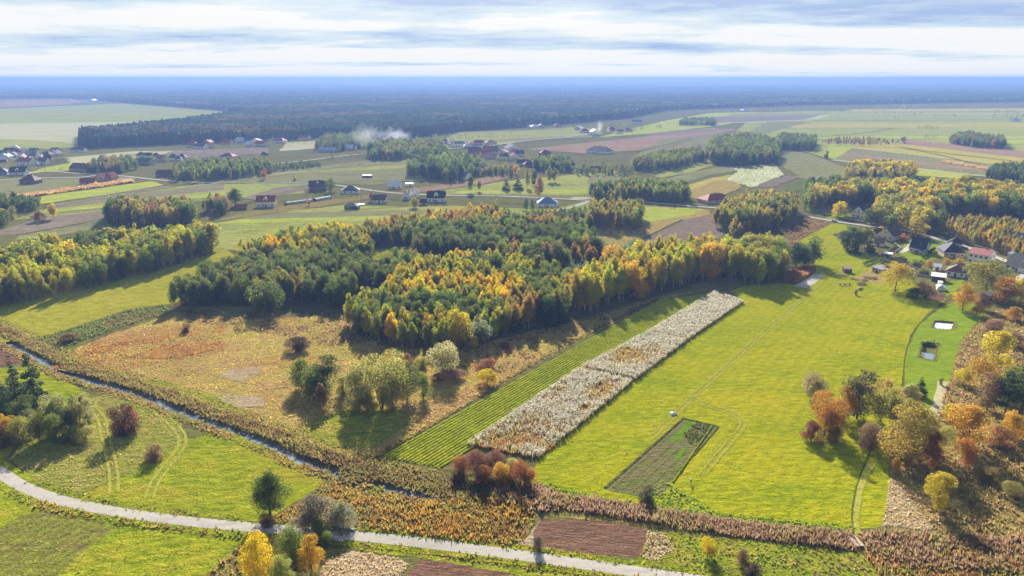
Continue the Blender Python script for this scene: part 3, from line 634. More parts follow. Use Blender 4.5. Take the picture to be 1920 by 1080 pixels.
def jcol(c, k=.16):
    f = 1 + random.uniform(-k, k); return tuple(max(.004, v * f * (1 + random.uniform(-k, k) * .55)) for v in c)
GREEN, DGREEN, OLIVE, YEL, GOLD, ORANGE, RUST, BROWN, PALE, PINE, GREY = ((.125, .165, .024), (.080, .108, .024), (.21, .20, .034), (.42, .34, .018), (.44, .33, .012), (.42, .245, .022), (.23, .095, .030),
    (.185, .12, .055), (.29, .26, .075), (.052, .078, .028), (.175, .15, .095))
YG = (.31, .30, .022)
# hand placed: kind, foot x, foot row, top row, width (photo px), colour, label
SINGLE = [
 ('poplar_tree', 507, 970, 884, 54, (.095, .125, .028), 'dark green oval tree standing alone just above the road in the meadow corner'),
 ('alder_tree', 490, 1118, 994, 62, (.50, .36, .012), 'tall bright yellow tree below the road at the bottom edge'),
 ('maple_tree', 584, 1072, 1003, 56, ORANGE, 'round orange tree just below the road beside the bridge railing'),
 ('alder_tree', 548, 1056, 985, 52, GREEN, 'green tree left of the round orange tree below the road'),
 ('shrub', 596, 1010, 978, 30, GREEN, 'small green bush at the road edge above the round orange tree'),
 ('shrub', 612, 1022, 996, 24, GREEN, 'small dark green bush at the road edge next to the bridge railing'),
 ('alder_tree', 532, 1112, 1040, 50, (.24, .26, .05), 'pale green tree at the bottom edge right of the tall yellow tree'),
 ('shrub', 590, 988, 932, 92, GREY, 'large grey brown leafless bush above the road right of the oval green tree'),
 ('shrub', 642, 988, 946, 62, (.20, .21, .12), 'silvery grey green willow bush above the road'),
 ('shrub', 500, 985, 965, 40, BROWN, 'low dark brown bush at the foot of the oval green tree'),
 ('spruce_tree', 34, 760, 664, 46, PINE, 'dark evergreen at the left edge, the shorter of the two beside the stream'),
 ('spruce_tree', 68, 762, 650, 54, PINE, 'tallest dark evergreen in the copse at the left edge'),
 ('alder_tree', 12, 790, 715, 40, PINE, 'dark evergreen behind the orange bush at the left edge'),
 ('alder_tree', 4, 800, 745, 40, DGREEN, 'dark green tree cut by the left edge below the pines'),
 ('willow_tree', 108, 810, 742, 42, (.17, .18, .05), 'grey green tree in front of the left copse'),
 ('willow_tree', 150, 806, 738, 40, (.21, .20, .06), 'pale willow at the right end of the left copse'),
 ('alder_tree', 128, 812, 762, 38, DGREEN, 'dark green tree between the two willows of the left copse'),
 ('alder_tree', 75, 828, 772, 32, OLIVE, 'yellow green small tree at the front of the left copse'),
 ('alder_tree', 104, 830, 774, 34, GREEN, 'rounded green small tree at the front right of the left copse'),
 ('maple_tree', 16, 828, 776, 46, ORANGE, 'orange brown bushy tree at the left edge'),
 ('shrub', 45, 832, 780, 46, OLIVE, 'olive bush next to the orange tree at the left edge'),
 ('shrub', 160, 825, 800, 40, PALE, 'pale low bush at the right foot of the left copse'),
 ('alder_tree', 48, 800, 742, 44, DGREEN, 'dark green tree between the evergreens and the pale willows'),
 ('shrub', 130, 832, 800, 40, GREEN, 'green bush at the foot of the pale willows of the left copse'),
 ('shrub', 60, 812, 770, 50, (.15, .15, .05), 'grey green bush in the middle of the left copse'),
 ('shrub', 6, 838, 808, 40, BROWN, 'brown bush cut by the left edge below the orange tree'),
 ('willow_tree', 160, 790, 742, 36, (.30, .27, .10), 'straw coloured small willow at the wheel track'),
 ('shrub', 233, 815, 762, 68, (.115, .06, .035), 'dark red brown bush inside the loop of the wheel tracks'),
 ('shrub', 248, 800, 762, 34, (.19, .07, .03), 'smaller rust bush behind the dark red brown bush'),
 ('shrub', 290, 862, 836, 44, BROWN, 'low brown bush between the wheel tracks'),
 ('alder_tree', 566, 728, 670, 40, GREEN, 'small dark green tree left of the copse in the rough meadow'),
 ('alder_tree', 610, 738, 668, 62, DGREEN, 'dark green rounded tree in the copse of the rough meadow'),
 ('shrub', 580, 745, 706, 58, GREEN, 'green bush at the foot of the dark tree in the meadow copse'),
 ('birch_tree', 604, 765, 716, 24, BROWN, 'thin brown small tree in front of the meadow copse'),
 ('willow_tree', 672, 764, 694, 68, PALE, 'pale domed willow at the left of the meadow copse'),
 ('willow_tree', 716, 766, 670, 92, (.25, .24, .05), 'largest pale yellow willow in the middle of the meadow copse'),
 ('willow_tree', 738, 768, 706, 56, PALE, 'smaller pale willow in front of the largest willow'),
 ('shrub', 690, 772, 742, 60, OLIVE, 'olive bush at the foot of the pale willows'),
 ('alder_tree', 764, 748, 676, 42, DGREEN, 'narrow dark green tree at the right of the meadow willows'),
 ('willow_tree', 786, 702, 672, 36, OLIVE, 'rounded olive bush behind the narrow dark tree in the meadow'),
 ('alder_tree', 794, 748, 696, 26, GREEN, 'slim green tree at the right end of the meadow copse'),
 ('willow_tree', 832, 706, 646, 48, (.31, .28, .11), 'round cream topped willow standing alone before the birch wood'),
 ('maple_tree', 730, 682, 655, 20, ORANGE, 'small orange tree above the meadow willows'),
 ('shrub', 762, 690, 664, 36, (.22, .10, .05), 'reddish brown bush left of the round cream topped willow'),
 ('shrub', 822, 716, 700, 30, (.17, .09, .05), 'brown bush at the foot of the round cream topped willow'),
 ('shrub', 852, 712, 694, 50, (.24, .14, .10), 'pinkish dry bush right of the round cream topped willow'),
 ('shrub', 558, 656, 632, 58, (.12, .08, .055), 'purple brown leafless bush alone in the rough meadow'),
 ('willow_tree', 511, 583, 529, 62, DGREEN, 'big round dark green tree at the edge of the left wood'),
 ('willow_tree', 484, 582, 545, 30, OLIVE, 'olive bush tree touching the big round dark green tree'),
 ('maple_tree', 914, 722, 692, 42, GOLD, 'orange yellow bush at the edge of the striped field'),
 ('shrub', 910, 694, 678, 48, (.22, .09, .05), 'red brown low bush above the orange bush'),
 ('shrub', 945, 652, 642, 22, (.24, .09, .06), 'small reddish bush in the shade of the birch wood edge'),
 ('maple_tree', 886, 655, 628, 26, YEL, 'small bright yellow bush in front of the birch wood'),
 ('willow_tree', 904, 645, 600, 38, (.22, .24, .12), 'pale silvery green willow at the front of the birch wood'),
 ('maple_tree', 855, 652, 580, 56, GOLD, 'wide bright golden tree at the front edge of the birch wood'),
 ('spruce_tree', 1034, 613, 540, 32, PINE, 'left of two tall dark conifers at the birch wood corner'),
 ('spruce_tree', 1054, 606, 534, 36, DGREEN, 'right of two tall dark conifers at the birch wood corner'),
 ('spruce_tree', 965, 622, 562, 26, DGREEN, 'dark green conical tree at the front of the central wood'),
 ('shrub', 868, 886, 854, 46, RUST, 'dark red bush at the front left corner of the white crop strip'),
 ('shrub', 900, 892, 850, 52, (.15, .065, .04), 'deep red brown bush in front of the white crop strip'),
 ('shrub', 934, 886, 848, 40, (.16, .075, .05), 'brown bush behind the red hedge bushes by the white crop'),
 ('shrub', 906, 908, 874, 46, RUST, 'low rust bush at the front of the red hedge bushes'),
 ('shrub', 944, 906, 868, 34, ORANGE, 'orange bush in the middle of the red hedge bushes'),
 ('maple_tree', 976, 910, 862, 42, (.27, .10, .03), 'red small tree at the right of the red hedge bushes'),
 ('shrub', 992, 912, 878, 28, (.28, .13, .03), 'orange brown bush at the right end of the red hedge'),
 ('shrub', 958, 890, 858, 30, PALE, 'pale grey bush among the red hedge bushes'),
 ('shrub', 856, 902, 878, 34, BROWN, 'brown low bush at the left end of the red hedge'),
 ('shrub', 1212, 940, 910, 40, (.10, .10, .04), 'dark thin bush at the lower corner of the garden plot'),
 ('maple_tree', 1546, 816, 734, 70, (.33, .15, .025), 'red orange tree at the left of the trees on the right meadow edge'),
 ('alder_tree', 1606, 785, 692, 60, (.105, .095, .035), 'tall dark thin crowned tree behind the red orange tree'),
 ('maple_tree', 1580, 790, 722, 52, (.34, .20, .03), 'yellow brown tree between the red orange and the dark tree'),
 ('willow_tree', 1526, 752, 700, 40, (.22, .18, .07), 'pale brown tree behind the red orange tree'),
 ('shrub', 1520, 826, 790, 46, (.18, .07, .04), 'dark red bush at the foot of the red orange tree'),
 ('shrub', 1566, 828, 800, 40, BROWN, 'brown bush at the right foot of the red orange tree'),
 ('willow_tree', 1650, 790, 728, 54, OLIVE, 'olive small tree left of the big domed tree'),
 ('oak_tree', 1692, 862, 758, 108, (.29, .21, .035), 'big domed olive yellow tree on the right meadow edge'),
 ('willow_tree', 1742, 850, 782, 60, OLIVE, 'olive tree touching the big domed tree on its right'),
 ('willow_tree', 1672, 775, 716, 60, (.32, .23, .05), 'yellow brown loose tree behind the big domed tree'),
 ('shrub', 1705, 760, 722, 50, PALE, 'grey green bush behind the big domed tree'),
 ('shrub', 1632, 842, 792, 50, BROWN, 'dark brown bush at the left foot of the big domed tree'),
 ('spruce_tree', 1724, 742, 706, 30, PINE, 'small dark conifer beside the sandy path'),
 ('maple_tree', 1746, 878, 810, 46, (.26, .09, .03), 'reddish tree in front of the big domed tree'),
 ('oak_tree', 1812, 840, 762, 84, (.40, .23, .025), 'orange domed tree right of the sandy path'),
 ('maple_tree', 1896, 822, 770, 42, ORANGE, 'orange tree near the right edge below the dark trees'),
 ('maple_tree', 1810, 872, 822, 44, (.36, .15, .02), 'orange red tree in front of the orange domed tree'),
 ('shrub', 1870, 835, 800, 60, (.30, .15, .05), 'rust bush between the orange trees at the right edge'),
 ('maple_tree', 1679, 888, 857, 18, ORANGE, 'small orange sapling at the meadow corner'),
 ('oak_tree', 1756, 955, 888, 66, (.38, .30, .02), 'rounded yellow bush tree alone in the dry grass at the lower right'),
 ('oak_tree', 1866, 700, 622, 64, YEL, 'bright yellow tree in the scrub at the right edge'),
 ('oak_tree', 1838, 725, 668, 50, (.36, .21, .02), 'orange yellow tree below the bright yellow tree'),
 ('maple_tree', 1806, 722, 690, 32, YEL, 'small yellow tree beside the lawn with the ponds'),
 ('alder_tree', 1850, 768, 700, 44, BROWN, 'brown thin tree left of the dark conifers at the right edge'),
 ('pine_tree', 1884, 775, 690, 50, PINE, 'dark blue green pine at the right edge'),
 ('alder_tree', 1915, 770, 680, 60, DGREEN, 'dark green tree cut by the right edge'),
 ('willow_tree', 1886, 735, 685, 44, OLIVE, 'olive tree between the yellow tree and the pine at the right edge'),
 ('alder_tree', 1764, 722, 708, 9, GREEN, 'tiny lone sapling on the lawn below the ponds'),
 ('shrub', 1604, 553, 543, 8, BROWN, 'tiny bare bush in the meadow near the log piles'),
 ('oak_tree', 1678, 546, 492, 52, (.36, .26, .025), 'big yellow tree between the log yard and the gardens'),
 ('shrub', 1718, 558, 540, 44, DGREEN, 'dark bush in the shade right of the big yellow tree'),
 ('maple_tree', 1804, 582, 531, 48, ORANGE, 'bright orange tree above the upper pond'),
 ('alder_tree', 1840, 580, 545, 30, BROWN, 'brown tree right of the bright orange tree above the pond'),
 ('oak_tree', 1848, 550, 488, 76, (.19, .175, .03), 'large olive green tree in front of the white house with red roof'),
 ('maple_tree', 1880, 568, 518, 56, (.36, .18, .03), 'orange brown tree right of the large olive tree'),
 ('maple_tree', 1912, 572, 520, 40, GOLD, 'golden tree at the right edge below the dark roofed house'),
 ('shrub', 1735, 560, 530, 36, BROWN, 'reddish bush by the white gazebo'),
 ('alder_tree', 1588, 468, 424, 34, PINE, 'dark tree at the left end of the row hiding the beige house garden'),
 ('alder_tree', 1606, 470, 425, 28, DGREEN, 'dark green tree second in the row left of the beige house'),
 ('birch_tree', 1620, 468, 422, 26, OLIVE, 'olive tree in the row left of the beige house'),
 ('spruce_tree', 1630, 474, 445, 22, PINE, 'short dark conifer in front of the beige house'),
 ('spruce_tree', 1602, 476, 450, 26, PINE, 'short dark conifer in front of the dark tree row'),
 ('alder_tree', 1492, 500, 452, 36, PINE, 'left dark tree of the small copse beside the rust corn plot'),
 ('alder_tree', 1524, 496, 442, 38, DGREEN, 'right dark tree of the small copse beside the rust corn plot'),
 ('alder_tree', 1508, 502, 460, 28, PINE, 'middle dark tree of the small copse beside the rust corn plot'),
 ('maple_tree', 1572, 408, 376, 30, GOLD, 'golden tree left of the white house with balcony'),
 ('shrub', 1658, 500, 484, 26, DGREEN, 'dark bush at the hedge below the small white shed'),
 ('maple_tree', 1666, 512, 494, 26, (.34, .19, .03), 'orange bush by the log yard barn'),
 ('maple_tree', 1326, 1045, 1008, 34, GOLD, 'small orange yellow tree alone below the reed strip'),
 ('alder_tree', 1392, 1062, 1030, 26, BROWN, 'thin brown sapling below the reed strip'),
 ('shrub', 1410, 1082, 1058, 40, (.11, .08, .05), 'dark brown bush at the bottom edge below the reed strip'),
 ('shrub', 1010, 1030, 1004, 26, (.11, .09, .06), 'bare thin bush at the road side by the ploughed plot'),
 ('birch_tree', 882, 362, 324, 15, GREEN, 'slender green tree left of the pair of dark round conifers'),
 ('birch_tree', 898, 360, 334, 11, OLIVE, 'small slender tree beside the slender green tree'),
 ('spruce_tree', 949, 358, 334, 20, PINE, 'left of two round dark conifers in the middle field'),
 ('spruce_tree', 971, 357, 329, 24, PINE, 'right of two round dark conifers in the middle field'),
 ('birch_tree', 989, 354, 314, 12, OLIVE, 'thin olive tree right of the dark round conifers'),
 ('poplar_tree', 1002, 348, 319, 14, PINE, 'dark pointed tree behind the thin orange birch'),
 ('birch_tree', 1011, 374, 328, 20, (.30, .19, .07), 'thin orange brown birch by the gravel road'),
 ('birch_tree', 1031, 343, 311, 14, OLIVE, 'left of the pair of light birches in the green field'),
 ('birch_tree', 1040, 343, 314, 14, OLIVE, 'right of the pair of light birches in the green field'),
 ('maple_tree', 967, 327, 308, 16, ORANGE, 'bright orange round tree in the village gardens'),
 ('birch_tree', 102, 411, 378, 18, GOLD, 'lone golden tree in the left fields'),
 ('shrub', 74, 415, 396, 26, BROWN, 'brown bush left of the lone golden tree'),
 ('maple_tree', 497, 337, 315, 14, (.26, .10, .04), 'lone rust coloured tree beside the gravel road'),
 ('shrub', 553, 339, 328, 9, OLIVE, 'tiny bush right of the lone rust coloured tree'),
 ('poplar_tree', 442, 386, 352, 26, GREEN, 'tall green tree left of the white house with red roof'),
 ('alder_tree', 621, 360, 332, 20, GREEN, 'tall green tree touching the unfinished brick house'),
 ('alder_tree', 778, 390, 369, 18, OLIVE, 'olive tree in front of the white houses on the gravel road'),
 ('alder_tree', 697, 378, 358, 12, BROWN, 'brown tree left of the dark roofed bungalow'),
 ('maple_tree', 579, 386, 372, 9, (.26, .13, .04), 'small rust bush tree by the long greenhouse'),
 ('alder_tree', 986, 395, 370, 14, DGREEN, 'left dark tree beside the white house with blue roof'),
 ('alder_tree', 998, 394, 372, 12, DGREEN, 'right dark tree beside the white house with blue roof'),
 ('spruce_tree', 930, 410, 366, 18, OLIVE, 'thin pointed tree rising from the birch strip'),
 ('shrub', 1690, 489, 480, 14, GREEN, 'green garden bush on the lawn before the navy roofed house'),
 ('maple_tree', 1714, 498, 486, 18, OLIVE, 'olive garden tree left of the dark hedge'),
 ('maple_tree', 1742, 500, 487, 16, ORANGE, 'orange garden bush below the dark hedge'),
 ('maple_tree', 1775, 494, 484, 20, (.42, .24, .03), 'orange bush before the tan house'),
 ('maple_tree', 1798, 494, 484, 18, GOLD, 'yellow bush before the tan house on its right'),
 ('shrub', 1730, 512, 502, 18, OLIVE, 'olive bush between the white sheds'),
 ('spruce_tree', 1738, 515, 503, 9, DGREEN, 'thin dark conifer between the white sheds'),
 ('shrub', 1786, 504, 496, 20, GREEN, 'green bush behind the low brown roofed house'),
 ('shrub', 1822, 506, 497, 20, GREEN, 'green bush in front of the two storey white house'),
 ('spruce_tree', 1868, 502, 486, 12, PINE, 'dark conifer right of the two storey white house'),
 ('maple_tree', 1650, 440, 424, 16, GOLD, 'golden tree behind the cream house roof'),
 ('maple_tree', 1693, 452, 437, 14, (.36, .13, .02), 'red garden tree right of the cream house'),
 ('maple_tree', 1720, 447, 438, 14, RUST, 'red bush by the road behind the navy roof'),
 ('shrub', 1890, 528, 514, 24, GREEN, 'green bush before the graphite roofed house'),
 ('alder_tree', 1584, 405, 384, 16, DGREEN, 'dark tree touching the white house with balcony'),
 ('alder_tree', 1634, 420, 388, 30, DGREEN, 'dark green tree right of the white house with balcony'),
 ('maple_tree', 1830, 592, 566, 24, (.40, .22, .02), 'orange bush at the corner of the lawn above the pond'),
 ('maple_tree', 1900, 600, 575, 34, (.38, .2, .03), 'orange bush in the scrub at the right edge below the houses'),
 ('shrub', 1860, 620, 600, 40, (.26, .15, .08), 'pinkish brown bush in the scrub right of the pond'),
 ('shrub', 1900, 650, 625, 44, (.24, .14, .07), 'brown bush at the right edge beside the yellow tree'),
 ('oak_tree', 1782, 790, 760, 40, GOLD, 'golden bush beside the sandy path'),
 ('willow_tree', 1640, 755, 722, 40, (.34, .22, .04), 'tawny bush behind the olive small tree'),
 ('shrub', 1850, 900, 876, 44, (.26, .2, .06), 'straw coloured bush in the lower right scrub'),
 ('shrub', 1900, 930, 905, 46, (.22, .19, .05), 'olive bush at the right edge of the lower scrub'),
 ('willow_tree', 648, 742, 706, 40, OLIVE, 'olive bush between the dark tree and the willows'),
 ('shrub', 350, 622, 608, 22, (.17, .09, .05), 'small brown bush in the rust grass'),
 ('shrub', 130, 640, 626, 40, BROWN, 'low brown bush at the stream bend on the left'),
 ('shrub', 1549, 297, 283, 12, DGREEN, 'small round dark tree alone in the right hand fields'),
 ('maple_tree', 1694, 267, 256, 14, BROWN, 'brown round bush by the ploughed strips on the right'),
]
for i, (k, x, yb, yt, w, c, lab) in enumerate(SINGLE):
    X, Y = G(x, yb); plant(k, X, Y, max(1.0, top_z(x, yb, yt)), w * 1.02 * px_m(x, yb), tuple(1.25 * v for v in c), lab)

# stands: foot outline (photo px), spacing m, height range, mix [(kind, colour, weight)], label, group
B, A, P_, O_, M_ = 'birch_tree', 'alder_tree', 'pine_tree', 'oak_tree', 'maple_tree'
STANDS = [
 ([(-110, 600), (0, 578), (130, 552), (290, 512), (408, 472), (392, 458), (240, 474), (0, 505), (-110, 520)], 4.6, (12, 18),
   [(A, DGREEN, 3), (B, OLIVE, 3), (O_, OLIVE, 1.2), (B, YG, 3.0), (M_, YEL, .7), (A, GREEN, 3), (B, YG, 2.0)], 'mixed green and yellow tree in the wood at the left edge', 'trees of the left wood'),
 ([(322, 578), (400, 575), (470, 572), (560, 566), (640, 580), (690, 540), (700, 515), (620, 500), (520, 505), (430, 520)], 4.3, (11, 15),
   [(A, DGREEN, 6), (B, GREEN, 4), (A, (.09, .115, .04), 3), (B, OLIVE, 1.2)], 'dark green tree in the wood left of centre', 'dark trees left of centre'),
 ([(440, 520), (520, 500), (640, 498), (700, 495), (690, 462), (640, 450), (560, 462), (460, 485)], 4.2, (12, 15),
   [(B, GOLD, 2.4), (B, YG, 3.6), (A, DGREEN, 2.6), (B, OLIVE, 2)], 'yellow topped tree behind the wood left of centre', 'yellow trees left of centre'),
 ([(672, 464), (760, 460), (860, 450), (965, 428), (930, 408), (800, 424), (690, 440)], 4.3, (10, 14),
   [(B, (.30, .21, .035), 3), (B, GOLD, 1.2), (B, OLIVE, 3), (A, DGREEN, 1.2)], 'ochre birch in the strip behind the clearing', 'birches behind the clearing'),
 ([(770, 492), (880, 494), (1000, 518), (1118, 508), (1112, 468), (1050, 440), (940, 440), (800, 452)], 4.6, (12, 17),
   [(A, DGREEN, 5), (P_, PINE, 3), (O_, (.09, .10, .03), 1.0), (A, GREEN, 2.5), (B, (.26, .17, .05), .7)], 'dark green tree in the wood behind the central birches', 'dark trees behind the birches'),
 ([(1000, 440), (1110, 430), (1100, 405), (1010, 410), (960, 425)], 4.6, (7, 10),
   [(A, DGREEN, 3), (B, OLIVE, 2), (B, (.32, .18, .04), 1.4), (B, GREEN, 2)], 'small tree in the thin growth behind', 'small trees behind the dark wood'),
 ([(648, 612), (690, 640), (760, 655), (860, 660), (950, 632), (1000, 560), (900, 540), (790, 548), (700, 575)], 3.7, (10, 14),
   [(B, GOLD, 1.5), (B, (.40, .29, .02), 1.2), (B, (.17, .19, .03), 3), (B, YG, 3.4), (A, DGREEN, .6)], 'golden and green birch at the front of the central wood', 'birches at the front of the central wood'),
 ([(700, 575), (790, 548), (900, 540), (1000, 560), (1060, 580), (1070, 545), (1010, 520), (880, 503), (780, 522)], 3.9, (11, 14.5),
   [(A, DGREEN, .7), (B, (.19, .20, .03), 2.4), (B, YG, 3.4), (B, OLIVE, 3), (B, GOLD, 1.1)], 'yellow green birch in the middle of the central wood', 'birches in the middle of the central wood'),
 ([(692, 522), (735, 500), (778, 492), (795, 518), (725, 548), (700, 545)], 4.2, (8, 12), [(A, DGREEN, 3), (B, OLIVE, 2), (B, (.28, .20, .06), 1), (A, GREEN, 2)], 'green tree in the gap below the clearing', 'trees below the clearing'),
 ([(940, 630), (1010, 612), (1070, 600), (1060, 575), (1000, 562), (960, 590)], 3.8, (12, 15),
   [(B, OLIVE, 3), (A, DGREEN, 3), (B, (.25, .18, .03), 2)], 'grey birch by the two conifers', 'birches by the conifers'),
 ([(1078, 597), (1160, 568), (1260, 542), (1345, 520), (1335, 492), (1240, 498), (1130, 535), (1068, 570)], 3.9, (15, 20),
   [(B, YG, 4), (B, GOLD, 1.6), (B, (.30, .25, .03), 3), (M_, ORANGE, .28), (B, OLIVE, 1.6)], 'yellow birch in the row beside the striped field', 'tall birches beside the striped field'),
 ([(1350, 526), (1420, 540), (1470, 524), (1455, 490), (1355, 495)], 4.2, (14, 19),
   [(B, YG, 3), (A, OLIVE, 3), (A, GREEN, 2), (B, GOLD, 1)], 'olive tree at the end of the birch row', 'trees at the end of the birch row'),
 ([(1340, 428), (1400, 440), (1490, 420), (1492, 396), (1440, 384), (1360, 402)], 4.3, (13, 17),
   [(B, (.25, .22, .04), 5), (B, OLIVE, 3), (A, DGREEN, 1.2)], 'olive birch in the grove by the ploughed plot', 'birches right of the ploughed plot'),
 ([(1368, 446), (1408, 446), (1405, 436), (1372, 436)], 5.0, (10, 13), [(B, (.28, .22, .04), 1)], 'light birch in front of the dense grove', 'birches before the dense grove'),
 ([(1096, 432), (1196, 434), (1204, 408), (1108, 408)], 4.6, (12, 17),
   [(B, OLIVE, 3), (B, (.26, .18, .04), 2), (A, GREEN, 2)], 'ochre tree in the grove left of the dry meadow', 'trees left of the dry meadow'),
 ([(1105, 382), (1200, 380), (1288, 382), (1282, 364), (1180, 360), (1110, 368)], 5.0, (11, 16),
   [(A, GREEN, 3), (B, OLIVE, 3), (A, DGREEN, 1.5)], 'grey green tree in the row along the gravel road', 'trees along the gravel road'),
 ([(1640, 428), (1700, 442), (1780, 455), (1740, 425), (1800, 400), (1960, 420), (1960, 375), (1800, 362), (1640, 362), (1510, 385), (1505, 398), (1580, 388), (1640, 385)], 6.2, (12, 18),
   [(A, DGREEN, 3), (M_, GOLD, 1.4), (O_, (.30, .24, .03), 2.2), (A, GREEN, 3), (B, (.34, .27, .03), 2.2), (M_, ORANGE, .3), (A, OLIVE, 3)], 'autumn coloured tree in the large wood above the houses', 'trees of the wood above the houses'),
 ([(1750, 446), (1800, 458), (1880, 478), (1960, 500), (1960, 430), (1880, 425), (1800, 418)], 3.9, (6, 9.5),
   [(B, (.28, .20, .04), 4), (B, OLIVE, 3.4), (B, (.40, .28, .02), 1.0)], 'ochre birch in the thicket beyond the road', 'young birches beyond the road'),
 ([(1582, 345), (1640, 350), (1718, 348), (1710, 328), (1640, 322), (1590, 326)], 5.2, (12, 17),
   [(B, (.20, .17, .04), 4), (A, OLIVE, 2), (M_, GOLD, .7)], 'olive tree in the grove beyond the large wood', 'trees of the far right grove'),
 ([(1505, 385), (1600, 372), (1700, 352), (1590, 345), (1510, 355)], 6.0, (8, 13), [(A, DGREEN, 3), (A, GREEN, 2), (B, OLIVE, 1)], 'dark tree between the grove and the large wood', 'dark trees below the grove'),
 ([(1322, 306), (1380, 314), (1455, 308), (1458, 280), (1400, 266), (1330, 276)], 6.5, (14, 20), [(A, DGREEN, 5), (A, GREEN, 2), (B, (.15, .14, .04), 2)], 'dark tree in the round wood of the right hand fields', 'trees of the round dark wood'),
 ([(1450, 282), (1525, 284), (1528, 270), (1460, 262)], 6.5, (12, 17), [(A, DGREEN, 4), (A, GREEN, 1)], 'dark tree behind the round dark wood', 'trees behind the round dark wood'),
 ([(1188, 322), (1250, 322), (1318, 304), (1312, 290), (1240, 300), (1190, 310)], 6.0, (11, 15), [(A, DGREEN, 3), (B, (.16, .145, .045), 3), (A, GREEN, 2)], 'grey green tree in the long grove left of the round wood', 'trees of the long grove'),
 ([(1780, 270), (1830, 278), (1885, 280), (1880, 268), (1800, 258)], 6.5, (10, 15), [(A, DGREEN, 4), (M_, RUST, .6), (A, GREEN, 1)], 'dark tree in the small copse of the far right fields', 'trees of the far right copse'),
 ([(1850, 334), (1960, 350), (1960, 322), (1860, 318)], 5.5, (8, 12), [(A, DGREEN, 4), (A, PINE, 2)], 'dark tree in the copse at the right edge', 'dark copse at the right edge'),
 ([(1272, 236), (1342, 236), (1340, 228), (1280, 228)], 7, (10, 13), [(A, DGREEN, 3), (B, OLIVE, 1)], 'dark tree in the small square copse far right', 'trees of the square copse'),
 ([(205, 420), (290, 430), (372, 420), (360, 402), (270, 405), (210, 402)], 5.0, (12, 17), [(B, BROWN, 3), (A, OLIVE, 3), (B, (.25, .18, .04), 1.4), (A, DGREEN, 2)], 'brown and olive tree in the grove of the left fields', 'trees of the left field grove'),
 ([(382, 402), (424, 404), (424, 392), (386, 390)], 4.8, (11, 14), [(B, OLIVE, 2), (A, BROWN, 2), (A, DGREEN, 1)], 'tree in the small clump left of the red roofed garage', 'trees left of the red roofed garage'),
 ([(-40, 405), (20, 398), (72, 398), (72, 386), (0, 385), (-40, 388)], 5.0, (8, 12), [(A, DGREEN, 4), (A, GREEN, 2)], 'dark tree in the copse at the left edge of the fields', 'dark copse at the left edge'),
 ([(-40, 430), (22, 424), (30, 410), (-40, 408)], 5.0, (8, 11), [(A, DGREEN, 4), (A, OLIVE, 1)], 'dark tree in front of the copse at the left edge', 'front of the dark copse at the left edge'),
 ([(326, 340), (400, 340), (510, 328), (505, 312), (400, 316), (335, 322)], 6.5, (10, 15), [(A, DGREEN, 4), (B, (.18, .17, .05), 2), (A, GREEN, 2)], 'dark tree in the belt behind the gravel road', 'belt behind the gravel road'),
 ([(500, 325), (600, 314), (604, 308), (510, 314)], 5.5, (5, 7), [(A, DGREEN, 4)], 'low tree in the hedge running right from the dark belt', 'hedge right of the dark belt'),
 ([(165, 325), (230, 326), (258, 318), (245, 306), (180, 312)], 7, (10, 14), [(A, DGREEN, 3), (M_, BROWN, 1)], 'dark tree beside the red roofed farmhouse on the left', 'trees by the red roofed farmhouse'),
 ([(765, 334), (850, 342), (900, 330), (890, 310), (820, 302), (770, 312)], 6.5, (12, 18), [(A, DGREEN, 4), (P_, PINE, 3), (A, GREEN, 1)], 'dark tree in the village wood', 'trees of the village wood'),
 ([(700, 302), (780, 300), (840, 296), (830, 280), (740, 276), (690, 286)], 7.0, (12, 18), [(A, DGREEN, 4), (A, GREEN, 2), (B, (.20, .15, .06), 1)], 'dark tree among the village houses below the smoke', 'trees among the smoking village'),
 ([(1000, 322), (1070, 322), (1066, 308), (1005, 308)], 6.5, (10, 15), [(A, DGREEN, 4), (A, GREEN, 1)], 'dark tree in the village garden right of centre', 'village trees right of centre'),
 ([(895, 330), (960, 332), (960, 322), (900, 318)], 6, (6, 10), [(A, DGREEN, 3), (A, OLIVE, 1)], 'dark garden tree by the white gabled village house', 'garden trees by the village house'),
 ([(1080, 330), (1130, 330), (1190, 330), (1186, 318), (1090, 318)], 8, (5, 9), [(A, DGREEN, 3), (B, OLIVE, 1)], 'small garden tree at the right end of the village', 'garden trees at the village end'),
 ([(590, 282), (640, 284), (700, 276), (690, 262), (610, 262)], 8, (10, 15), [(A, DGREEN, 3), (A, GREEN, 2), (B, BROWN, 1)], 'tree beside the smoke at the forest edge', 'trees beside the smoke'),
 ([(1540, 270), (1600, 274), (1700, 272), (1640, 262), (1560, 262)], 9, (5, 8), [(B, BROWN, 3), (A, OLIVE, 1)], 'brown bush tree in the hedge of the far right fields', 'hedge in the far right fields'),
]
